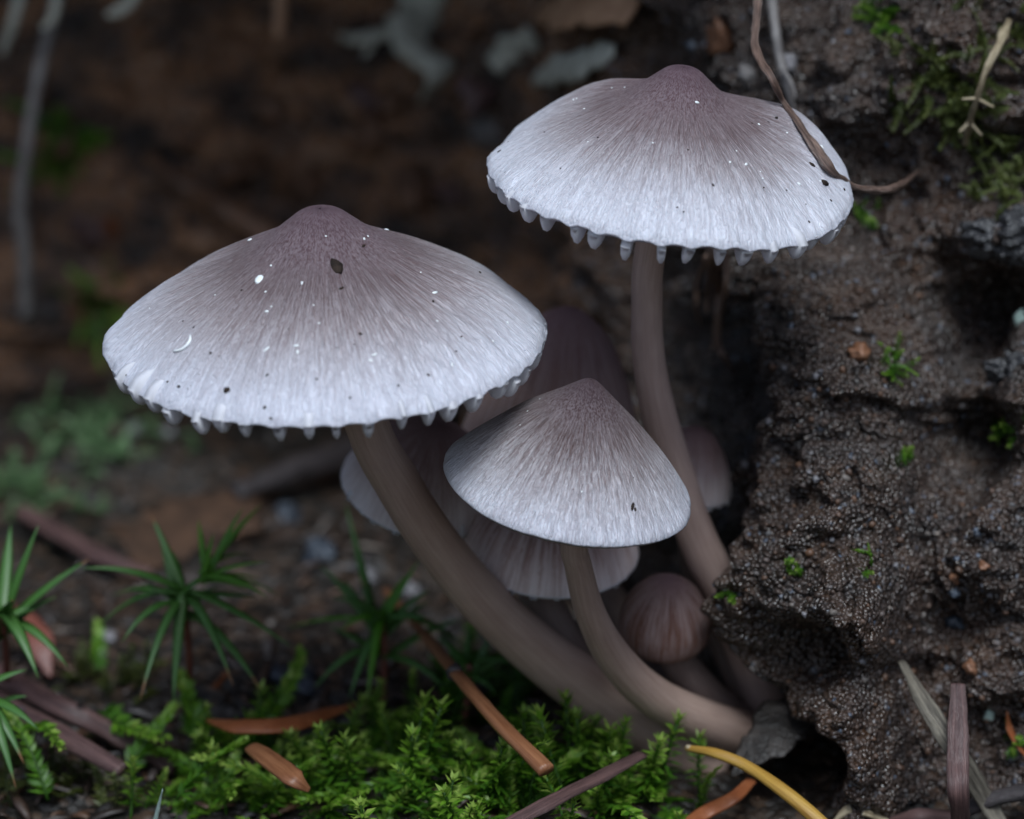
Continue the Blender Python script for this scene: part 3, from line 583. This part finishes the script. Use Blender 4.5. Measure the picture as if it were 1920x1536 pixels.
# far side of the hollow
def far(pts): return [P(x, y, z) for x, y, z in pts]
stick('root', 'long grey root hanging at the dark end of the hollow', 'root', far([(130, -120, 31), (108, 0, 31), (90, 70, 31), (68, 160, 31), (50, 280, 31.2), (38, 380, 31.5), (46, 480, 31.8), (50, 600, 32.2)]), [30, 28, 26, 24, 24, 26, 28, 24], M['greyroot'], .9, 10, 60)
stick('root', 'thin pale root stub above the long grey root', 'root', far([(112, -60, 30.6), (104, 10, 30.6), (98, 36, 30.6), (78, 54, 30.6)]), [22, 20, 16, 8], M['lichen'], .8)
stick('stick', 'brown stick slanting behind the broad cap', 'stick', hang([(278, 295, .3), (340, 345, .5), (420, 395, .6), (500, 440, .6), (590, 500, .4)]), [26, 32, 38, 46, 46], M['brownleaf'], .8, 10, 40, up=(0, -1, .3))
lc = hang([(815, -60, .4), (790, 10, .5), (760, 60, .6), (800, 105, .6), (830, 140, .6), (790, 190, .4)])
o_ = stick('lichen', 'pale grey branching lichen on the hollow wall', 'lichen', lc, [50, 74, 80, 70, 64, 16], M['lichen'], .3, 10, 40, rough=.45, up=(0, -1, .3),
           sub=[(hang([(765, 62, .6), (710, 66, .6), (660, 74, .6), (632, 62, .5)]), [26, 24, 22, 8]), (hang([(700, 68, .6), (690, 95, .6), (680, 105, .6)]), [18, 14, 5])])
stick('lichen', 'green grey lichen strip above the tall cap', 'lichen', hang([(1000, 150, .3), (1040, 132, .4), (1090, 118, .45), (1150, 95, .4)]), [24, 56, 64, 30], M['lichen'], .3, 10, 30, rough=.35, up=(0, -1, .3))
stick('lichen', 'dull olive lichen scrap beside the tan bark', 'lichen', hang([(925, 125, .25), (960, 90, .3), (1000, 70, .3)]), [40, 56, 40], M['lichen'], .25, 10, 30, rough=.35, up=(0, -1, .3))
stick('bark_flake', 'tan bark flake on the hollow wall above the tall cap', 'bark flake', hang([(1010, 20, .4), (1070, 10, .5), (1130, 5, .5), (1190, 20, .4)]), [50, 110, 110, 60], M['tan'], .15, 12, 30, rough=.2, up=(0, -1, .3))
stick('lichen', 'small grey green lichen sprig under the roof of the hollow', 'lichen', far([(265, -30, 30.5), (245, 5, 30.5), (222, 22, 30.5), (200, 30, 30.5)]), [22, 24, 26, 12], M['lichen'], .5, up=(0, -1, .3))
stick('root', 'short tan root stub hanging from the roof of the hollow', 'root', far([(530, -60, 31), (526, 0, 31), (524, 50, 31), (518, 72, 31)]), [24, 24, 26, 14], M['tan'], .7, up=(0, -1, .3))
stick('root', 'stubby pale root beside the long grey root', 'root', far([(48, -50, 31), (36, 0, 31), (22, 50, 31), (4, 100, 31.3)]), [22, 22, 22, 14], M['lichen'], .7, up=(0, -1, .3))
for (x, y, w, hgt, m, lab) in [(540, 300, 90, 120, 'brownleaf', 'orange brown leaf piece pressed on the hollow wall'), (500, 210, 70, 44, 'brownleaf', 'small dull leaf piece high on the hollow wall'), (590, 330, 50, 60, 'brownleaf', 'dark brown leaf piece beside the slanting stick'),
                               (400, 560, 80, 60, 'brownleaf', 'brown leaf piece low on the hollow wall'), (150, 580, 70, 60, 'brownleaf', 'brown leaf piece near the hanging root'), (770, 360, 60, 90, 'brownleaf', 'upright brown chip behind the broad cap'), (210, 420, 26, 40, 'rust', 'tiny ochre leaf piece in the hollow'),
                               (890, 60, 50, 90, 'brownleaf', 'brown bark chip beside the pale lichen'), (700, 260, 60, 40, 'brownleaf', 'brown chip below the pale lichen')]:
    q, nrm = H(x, y, .05); d = (q - CAM) @ FW
    V, F = lump((0, 0, 0), (pw(w, d) / 2, .10, pw(hgt, d) / 2), x, .75, 16, 26, f=2.4, rot= rotm(.3 * rng.normal(), .4 * rng.normal(), .3 * rng.normal()))
    tag(link('leaf_piece' if 'leaf' in lab else 'bark_chip', make_mesh('leaf_piece', V, F), M[m], loc=q), lab, 'leaf piece' if 'leaf' in lab else 'bark chip')

r2 = np.random.default_rng(77)
for i in range(34):
    x, y = r2.uniform(-20, 920), r2.uniform(150, 900)
    q, nrm = H(x, y, .05); d = (q - CAM) @ FW; g_ = q[2] < gz(q[0], q[1])[0] + .12
    if g_: q = G(x, y, .06)
    w, hh = r2.uniform(26, 75), r2.uniform(20, 60)
    V, F = lump((0, 0, 0), (pw(w, d) / 2, pw(hh, d) / 2 if g_ else .1, .06 if g_ else pw(hh, d) / 2), 300 + i, .75, 12, 20, f=2.4, rot= rotm(.4 * r2.normal(), .6 * r2.normal(), r2.random() * 6 if g_ else .4 * r2.normal()))
    m_ = ['brownleaf', 'needle_dark', 'brownleaf', 'needle_dark', 'greyroot', 'brownleaf'][r2.integers(6)]; V *= (1 + .35 * fbm(V * 6 + i, 2, i))[:, None]
    tag(link('bark_chip', make_mesh('bark_chip', V, F), M[m_], loc=q), 'small bark chip scattered in the shade of the hollow', 'bark chip', 'chips scattered in the hollow')

# ------------------------------------------------------------------ pebbles
def pebble(px, py, s, m, label, on='bank', fl=.8, group=None):
    q = H(px, py, .02)[0] if on == 'bank' else G(px, py, .03)
    d = (q - CAM) @ FW; r = pw(s, d) / 2
    V, F = lump((0, 0, 0), (r, r, r * fl), px, .5, 14, 20, f=2.2, rot= rotm(rng.random(), rng.random(), rng.random()))
    tag(link('pebble', make_mesh('pebble', V, F), M[m], loc=q), label, 'pebble', group)
pebble(1610, 664, 40, 'orange_stone', 'brown orange pebble beside a green moss tuft on the bank')
pebble(1365, 70, 90, 'orange_stone', 'rounded rust brown lump of clay by the bark twig')
pebble(1788, 1084, 20, 'orange_stone', 'small orange pebble above the slate pebbles')
pebble(1845, 1062, 20, 'orange_stone', 'small orange pebble on the purplish soil lump')
pebble(1818, 1252, 26, 'orange_stone', 'orange pebble above the plum stick')
pebble(1788, 1110, 24, 'slate', 'slate blue pebble just under an orange one')
pebble(1790, 1165, 36, 'slate', 'larger slate blue pebble over the grey splinter')
pebble(1300, 85, 26, 'slate', 'slate blue pebble beside the clay lump')
pebble(1480, 118, 30, 'quartz', 'pale flat stone behind the bark twig')
pebble(1405, 140, 40, 'greyroot', 'brownish grey stone next to the tall cap tip')
for (x, y, s) in [(1530, 898, 12), (1517, 885, 9), (1398, 872, 13), (1442, 790, 14), (1508, 1152, 10), (1608, 620, 12), (1530, 705, 12), (1855, 1115, 12), (1680, 1060, 10), (1470, 690, 10), (1790, 560, 10), (1615, 1240, 10), (1560, 1012, 9), (1350, 1040, 12)]:
    pebble(x, y, s, 'quartz', 'tiny glinting quartz grain in the wet bank soil', group='quartz grains in the bank')
pebble(205, 1195, 36, 'quartz', 'whitish pebble behind the haircap leaves', 'ground', .6)
pebble(690, 1085, 36, 'quartz', 'pale grey pebble beyond the copper needle', 'ground')
pebble(770, 1110, 34, 'quartz', 'grey pebble touching the leaning thick stem', 'ground')
pebble(255, 805, 30, 'quartz', 'pale pebble on the far ground by green tufts', 'ground')
pebble(315, 812, 24, 'quartz', 'smaller pale pebble on the far ground', 'ground')
pebble(540, 965, 46, 'slate', 'bluish stone at the far side of the brown dead leaf', 'ground')
pebble(600, 1040, 60, 'slate', 'blue grey stone between dead leaf and leaning stem', 'ground')
pebble(150, 865, 60, 'brownleaf', 'round brown clod amid pale green tufts', 'ground', .7)
pebble(560, 1280, 110, 'slate', 'flat dark slate stone behind the rolled leaf', 'ground', .35)
for (x, y, s, lab) in [(1905, 440, 150, 'black glistening wet rock jutting from the bank'), (1905, 690, 90, 'small black wet rock below the mint lichen')]:
    q = H(x, y, -.12)[0]; r = pw(s, 24) / 2; V, F = lump((0, 0, 0), (r, r * .7, r * .6), x, .5, 40, 60, f=2.2); V *= (1 + .04 * fbm(V * 14, 3, 5))[:, None]
    tag(link('rock', make_mesh('rock', V, F), M['wetrock'], loc=q), lab, 'rock')
for (x, y, s, lab) in [(1912, 600, 16, 'mint green lichen scale at the bank edge'), (1914, 588, 10, 'smaller mint lichen scale above another'), (1855, 1342, 14, 'mint green scrap under the orange scrap')]:
    q = H(x, y, .03)[0]; r = pw(s, 24) / 1.6; V, F = lump((0, 0, 0), (r, r * .3, r * 1.3), x, .6, 10, 16, f=2.5)
    tag(link('lichen', make_mesh('lichen', V, F), M['lichen_green'], loc=q), lab, 'lichen')

# ------------------------------------------------------------------ haircap moss plants
def blade(a, tip, w, arch, m, parent, org, n=10, upv=(0, -.3, 1), tipbrown=True):
    a, tip = np.array(a), np.array(tip); L = np.linalg.norm(tip - a); c = (a + tip) / 2 + np.array([0, 0, arch * L])
    t = np.linspace(0, 1, n)[:, None]; path = (1 - t) ** 2 * a + 2 * t * (1 - t) * c + t ** 2 * tip
    prof = np.array([.55, .9, 1, .98, .92, .82, .68, .5, .3, .04]); V, F = tube(path, w / 2 * prof, w / 2 * prof * .22 + .002, seg=6, up=upv)
    tone = np.concatenate([np.repeat(np.linspace(0, 1 if tipbrown else .84, n), 6), np.zeros(6), np.full(6, 1.0 if tipbrown else .84)])
    me = make_mesh('leaf', V - org, F, {'tone': ('FLOAT', tone)}); link('leaf', me, m, parent)
def haircap(label, foot, crown, d, leaves, m=None, w=20, young=None, fill=8, L=150, seed=0):
    base = G(*foot); root = empty('haircap_moss', base, label, 'moss plant', 'haircap moss plants')
    c = P(*crown, d); r_ = np.random.default_rng(seed)
    V, F = tube(np.array([base - [0, 0, .1], (base + c) / 2 + [.03, 0, 0], c]), [pw(16, d) / 2, pw(14, d) / 2, pw(12, d) / 2], seg=8, n=14)
    link('stem', make_mesh('stem', V - base, F), M['redleaf'], root)
    axis_ = (c - base); axis_ /= np.linalg.norm(axis_)
    for (x, y, dd, arch, kind) in leaves:
        k = r_.uniform(-.38, .12) if kind != 'y' else r_.uniform(-.05, .12)
        a = c + axis_ * k
        if young and kind == 'y': a = P(*young, d - .1) + r_.normal(0, .03, 3)
        blade(a, P(x, y, d + dd), pw(w * (.72 if kind == 'y' else 1) * r_.uniform(.85, 1.15), d), arch, M['haircap_young'] if kind == 'y' else (m or M['haircap']), root, base, tipbrown=kind == 'b')
    for i in range(fill + 5):
        an = 2 * math.pi * (i + r_.random() * .5) / fill; v = np.array([math.cos(an), math.sin(an) * .9, r_.uniform(-.25, .75)]); v /= np.linalg.norm(v)
        blade(c + axis_ * r_.uniform(-.35, .1), c + v * pw(L, d) * r_.uniform(.3, .85), pw(w, d) * .9, r_.uniform(.05, .2), m or M['haircap'], root, base, tipbrown=bool(r_.random() < .4))
haircap('haircap moss star with bright young tuft, by the brown dead leaf', (352, 1345), (345, 1120), 24.6,
        [(152, 1066, -.2, .16, 'g'), (283, 965, .3, .02, 'b'), (228, 1205, -.5, .34, 'g'), (263, 1312, -.7, .26, 'b'), (180, 1180, .2, .3, 'g'), (437, 1285, -.6, .26, 'b'), (488, 1292, -.4, .22, 'b'), (550, 1216, -.2, .10, 'g'), (325, 1320, -.3, .2, 'g'), (300, 1010, .6, .05, 'g'), (478, 1120, .2, .12, 'g'), (205, 1120, .7, .2, 'g'),
         (502, 1054, -.1, .14, 'y'), (524, 1118, .2, .28, 'y'), (456, 952, .0, .12, 'y'), (372, 975, .3, .06, 'y'), (492, 945, .4, .1, 'y'), (462, 1106, -.2, .2, 'y'), (440, 1010, .2, .1, 'y'), (500, 1120, -.3, .2, 'y'), (400, 1000, -.2, .05, 'y'), (470, 1040, .4, .2, 'y'), (488, 1085, .1, .1, 'y')], young=(380, 1085), fill=4, seed=4)
haircap('haircap moss with long leaves above the thicker brown twig', (8, 1330), (4, 1155), 24.2,
        [(72, 985, -.1, .04, 'g'), (168, 1048, .1, .08, 'b'), (72, 1272, -.5, .24, 'g'), (128, 1252, -.3, .26, 'g'), (-80, 1010, .2, .1, 'g'), (-120, 1120, 0, .2, 'g'), (-60, 1290, -.4, .3, 'g'), (20, 985, .4, .02, 'g'), (55, 1168, .5, .2, 'g')], fill=5, L=160, w=25, seed=6)
haircap('haircap moss drooping over the slimmer plum twig', (-25, 1440), (-40, 1300), 23.6,
        [(50, 1256, .0, .1, 'g'), (72, 1368, -.3, .2, 'g'), (45, 1432, -.3, .26, 'b'), (30, 1478, -.4, .3, 'b'), (-140, 1300, 0, .2, 'g')], fill=5, L=120, w=23, seed=9)
haircap('haircap moss star astride the copper needle', (712, 1330), (718, 1165), 25.3,
        [(786, 1050, -.1, .05, 'y'), (648, 945, .5, .03, 'g'), (540, 1178, .1, .14, 'y'), (655, 1310, -.5, .24, 'g'), (688, 1318, -.5, .2, 'y'), (868, 1160, .1, .14, 'g'), (835, 1290, -.4, .22, 'g'), (600, 1060, .4, .1, 'g'), (760, 1080, .3, .1, 'y'), (590, 1290, -.3, .3, 'g'), (640, 1180, -.3, .2, 'y'), (900, 1240, .2, .25, 'g')], fill=6, L=150, w=22, seed=12)
haircap('small shaded haircap moss between copper needle and leaning stem', (860, 1370), (880, 1245), 25.0, [(820, 1190, .2, .1, 'g'), (960, 1260, .2, .2, 'g'), (930, 1300, -.2, .2, 'g')], fill=9, L=110, w=18, seed=15)

# ------------------------------------------------------------------ mossy shoots and carpets
def leaflet(L, w):
    return np.array([(0, 0, 0), (L * .45, w / 2, .12 * w), (L, 0, -.1 * L), (L * .45, -w / 2, .12 * w)]), np.array([[0, 1, 2, 3]])
def shoot(kind, r_, size=1.0):
    mb = MB(); L = size * r_.uniform(.5, .85)
    if kind == 'feather':
        t = np.linspace(0, 1, 12); bend = r_.uniform(.2, .9)
        path = np.stack([L * t, .08 * np.sin(3 * t) * r_.normal(0, .5), L * (bend * t - .55 * bend * t ** 2)], 1)
        V, F = tube(path, np.linspace(.014, .005, 12), seg=4); mb.add(V, F, .15)
        for i in range(84):
            u = .04 + .96 * i / 83; q = np.array([np.interp(u, t, path[:, k]) for k in range(3)]); s = 1 if i % 2 else -1
            V, F = leaflet(size * (.135 - .075 * u) * r_.uniform(.75, 1.2), .034 * size)
            m = np.array(rotm(r_.normal(0, .35), -.35 + r_.normal(0, .2), s * (1.0 - .45 * u) + r_.normal(0, .12)).to_3x3()); mb.add(V @ m.T + q, F, np.clip(.35 + .5 * u + r_.normal(0, .1), 0, 1))
    else:
        H_ = L * .75; path = np.array([(0, 0, 0), (.02, .02, H_ * .5), (.04 * r_.normal(), .04 * r_.normal(), H_)]); V, F = tube(path, .012, seg=4, n=6); mb.add(V, F, .1)
        for i in range(52):
            u = i / 51; z = H_ * (.25 + .75 * u); V, F = leaflet(size * (.15 - .06 * u) * r_.uniform(.75, 1.2), .034 * size)
            m = np.array(rotm(r_.normal(0, .25), -.15 - .9 * u ** 2 + r_.normal(0, .15), i * 2.4).to_3x3()); mb.add(V @ m.T + np.array([np.interp(z, path[:, 2], path[:, 0]), np.interp(z, path[:, 2], path[:, 1]), z]), F, np.clip(.25 + .7 * u + r_.normal(0, .1), 0, 1))
    return mb
r_ = np.random.default_rng(31)
PROTO = [shoot('feather' if i % 2 or i % 6 == 4 else 'rosette', r_, .95) for i in range(12)]
shoot_me = []
for i in range(8):
    me = PROTO[i].mesh('moss_shoot'); me.materials.append(M['moss']); shoot_me.append(me)
def scatter(name, label, spots, m, sc=(.7, 1.2), tone=0.0, wall=False):
    mb = MB()
    for q, nrm in spots:
        pr = PROTO[r_.integers(12)]; V, F = pr.arr(); A = np.concatenate(pr.A); s = r_.uniform(*sc)
        R = Matrix.Rotation(r_.random() * 6.3, 4, 'Z')
        if wall: R = Vector(nrm + np.array([0, 0, .25])).to_track_quat('Z', 'Y').to_matrix().to_4x4() @ R
        R = np.array((R @ rotm(r_.normal(0, .25), r_.normal(0, .25), 0)).to_3x3())
        mb.V.append(V @ R.T * s + q); mb.F.append(F + mb.n); mb.n += len(V); mb.A.append(np.clip(A + tone + r_.normal(0, .10), 0, 1))
    return tag(link(name, mb.mesh(name), m), label, 'moss', kind='stuff')
def gspots(cx, cy, rx, ry, n, h=-.03):
    out = []
    for _ in range(n):
        a, b = r_.normal(0, .5, 2); out.append((G(cx + rx * a, cy + ry * b, h), np.array([0, 0, 1.0])))
    return out
carpet = gspots(560, 1500, 200, 50, 34) + gspots(930, 1490, 170, 60, 36) + gspots(1100, 1470, 120, 60, 18) + gspots(740, 1420, 130, 50, 22) + gspots(380, 1525, 160, 30, 14) + gspots(1170, 1510, 130, 40, 22) + gspots(440, 1440, 140, 50, 16) + gspots(820, 1590, 420, 30, 30)
scatter('moss', 'yellow green feather moss carpet under the needles', carpet, M['moss'], (.65, 1.2), .04)
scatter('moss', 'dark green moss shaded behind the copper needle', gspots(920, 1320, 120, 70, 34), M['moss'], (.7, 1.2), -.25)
scatter('moss', 'pale green moss on the far ground by the hanging root', gspots(190, 830, 120, 80, 70) + gspots(60, 930, 130, 60, 60) + gspots(180, 920, 60, 40, 30), M['moss_pale'], (.45, .8), .2)
scatter('moss', 'olive moss at the haircap roots', gspots(180, 1290, 120, 40, 22) + gspots(120, 1480, 160, 60, 40), M['moss_dark'], (.5, .8))
def wspots(cx, cy, rx, ry, n):
    return [H(cx + rx * a, cy + ry * b, .0) for a, b in r_.normal(0, .5, (n, 2))]
scatter('moss', 'olive and lime moss fringe hanging from the bank top', wspots(1810, 210, 60, 60, 40) + wspots(1880, 310, 60, 70, 45) + wspots(1780, 150, 80, 40, 25), M['moss_dark'], (.35, .6), .1, True)
scatter('moss', 'grey green moss strands high on the bank', wspots(1760, 110, 90, 50, 22) + wspots(1720, 190, 60, 50, 12) + wspots(1870, 60, 80, 50, 16), M['moss_dark'], (.3, .5), -.15, True)
scatter('moss', 'green moss on the hollow wall by the hanging root', wspots(110, 260, 40, 30, 14) + wspots(110, 320, 40, 30, 14) + wspots(190, 570, 40, 60, 16), M['moss'], (.6, 1.0), 0, True)
for (x, y, n, sc, lab) in [(1672, 690, 12, .4, 'bright green moss tuft beside the brown orange pebble'), (1885, 800, 16, .45, 'lime green moss tuft at the dark recess edge'), (1500, 1075, 6, .32, 'tiny pale green moss star on the granular soil'), (1695, 860, 5, .35, 'sparse grey green moss tuft in the bank recess'),
                           (1630, 1065, 5, .34, 'small drooping moss tuft below the sparse one'), (1380, 1115, 6, .3, 'small moss tuft at the soil edge beside the bud'), (1650, 30, 14, .4, 'yellowish moss tuft near the top of the bank'), (1660, 50, 8, .4, 'fresh green moss tuft near the top of the bank'), (1620, 415, 8, .35, 'yellow green moss tuft behind the tall cap rim'), (1910, 1400, 6, .4, 'green moss tuft by the orange brown scrap')]:
    q0, n0 = H(x, y); root = empty('moss_tuft', q0, lab, 'moss tuft')
    for _ in range(n):
        q, nrm = H(x + r_.normal(0, 12), y + r_.normal(0, 12))
        R = Vector(nrm + np.array([0, 0, .3])).to_track_quat('Z', 'Y').to_matrix().to_4x4() @ rotm(r_.normal(0, .4), r_.normal(0, .4), r_.random() * 6)
        o = link('shoot', shoot_me[2 * r_.integers(4)], parent=root); o.matrix_local = Matrix.Translation(q - q0) @ R @ Matrix.Scale(sc * r_.uniform(.7, 1.1), 4)
# single shoots one can pick out of the carpet
k = 0
for (cx, cy, rx, ry, n, lab, grp) in [(900, 1500, 420, 50, 34, 'yellow green feather moss shoot standing in the carpet', 'moss shoots in the carpet'), (420, 1440, 120, 60, 9, 'light green moss shoot near the bright orange wood chip', 'moss shoots near the wood chip'), (1110, 1490, 110, 40, 8, 'lime moss shoot under the flat plum needle', 'moss shoots under the plum needle')]:
    for _ in range(n):
        a, b = r_.normal(0, .5, 2); q = G(cx + rx * a, cy + ry * b, .02)
        o = link('moss_shoot', shoot_me[k % 8], loc=q); k += 1; s = r_.uniform(.95, 1.5); o.scale = (s, s, s); o.rotation_euler = (r_.normal(0, .2), r_.normal(0, .2), r_.random() * 6.3); tag(o, lab, 'moss shoot', grp)

for (x, y, h, sc, rz, lab) in [(185, 1335, .25, 1.5, -.75, 'long pale green moss frond creeping off the thicker brown twig'), (60, 1365, .3, 1.3, -1.2, 'drooping grey green moss frond under the slimmer plum twig'), (235, 1440, .2, 1.2, .9, 'upright yellowish moss frond at the end of the slimmer plum twig'),
                               (370, 1395, .25, 1.5, 1.9, 'upright broad moss frond before the haircap stem'), (430, 1400, .2, 1.6, 1.2, 'tall leaning moss frond next to the bright orange wood chip'), (90, 1500, .15, 1.1, 2.2, 'short olive moss frond below the plum twigs'), (330, 1500, .2, 1.3, .3, 'spreading lime moss frond beside the pale grass tip'), (180, 1260, .1, 1.1, 1.7, 'small olive moss frond behind the thicker brown twig')]:
    o = link('moss_frond', shoot_me[(1, 3, 5, 7)[k % 4]], loc=G(x, y, h)); k += 1; o.scale = (sc, sc, sc); o.rotation_euler = (r_.normal(0, .3), -.35 if rz > 0 else .1, rz); tag(o, lab, 'moss frond')

# ------------------------------------------------------------------ loose litter and drops
mb = MB()
for i in range(620):
    x, y = r_.uniform(-200, 1250), r_.uniform(880, 1540); q = G(x, y, .02); a = r_.random() * 6.3; L = r_.uniform(.12, .5); v = np.array([math.cos(a), math.sin(a), r_.normal(0, .2)])
    w = r_.uniform(.02, .07); V, F = tube(np.array([q - v * L / 2, q + [0, 0, .03], q + v * L / 2]), [w * .5, w, w * .4], [w * .2, w * .35, w * .2], seg=5, n=6); mb.add(V, F, r_.random())
def _lit(n):
    t = n.attr('tone').outputs['Fac']; n.set(Base_Color=n.ramp(t, [(0, (.02, .015, .013)), (.45, (.06, .035, .025)), (.7, (.11, .055, .03)), (.88, (.085, .085, .09)), (1, (.20, .16, .13))]), Roughness=.45)
M['litter'] = mat('dark_litter', _lit)
tag(link('leaf_litter', mb.mesh('leaf_litter'), M['litter']), 'dark scraps of needles and leaf litter over the ground', 'leaf litter', kind='stuff')
mb = MB()
for i in range(900):
    x, y = r_.uniform(1390, 1930), r_.uniform(480, 1500); q, nrm = H(x, y, .004); s = abs(r_.normal(0, 1)) * .010 + .010
    V, F = lump((0, 0, 0), (s * r_.uniform(.8, 1.6), s, s), i, .3, 5, 7, rotm(r_.random() * 6, r_.random() * 6, 0)); mb.add(V + q, F, r_.random() ** 1.5 * .98)
tag(link('grit', mb.mesh('grit'), M['litter']), 'fine loose grit clinging to the wet bank', 'grit', kind='stuff')
for (x, y, h, s, where) in [(108, 1300, .45, 16, 'on the thicker brown twig'), (150, 1325, .45, 14, 'further along the thicker brown twig'), (40, 1328, .6, 12, 'on the slimmer plum twig')]:
    q = G(x, y, h); r = pw(s, 24) / 2; V, F = ball(14, 20); tag(link('water_drop', make_mesh('water_drop', V * [r, r, r * .8], F), M['drop'], loc=q), f'clear water drop {where}', 'water drop')
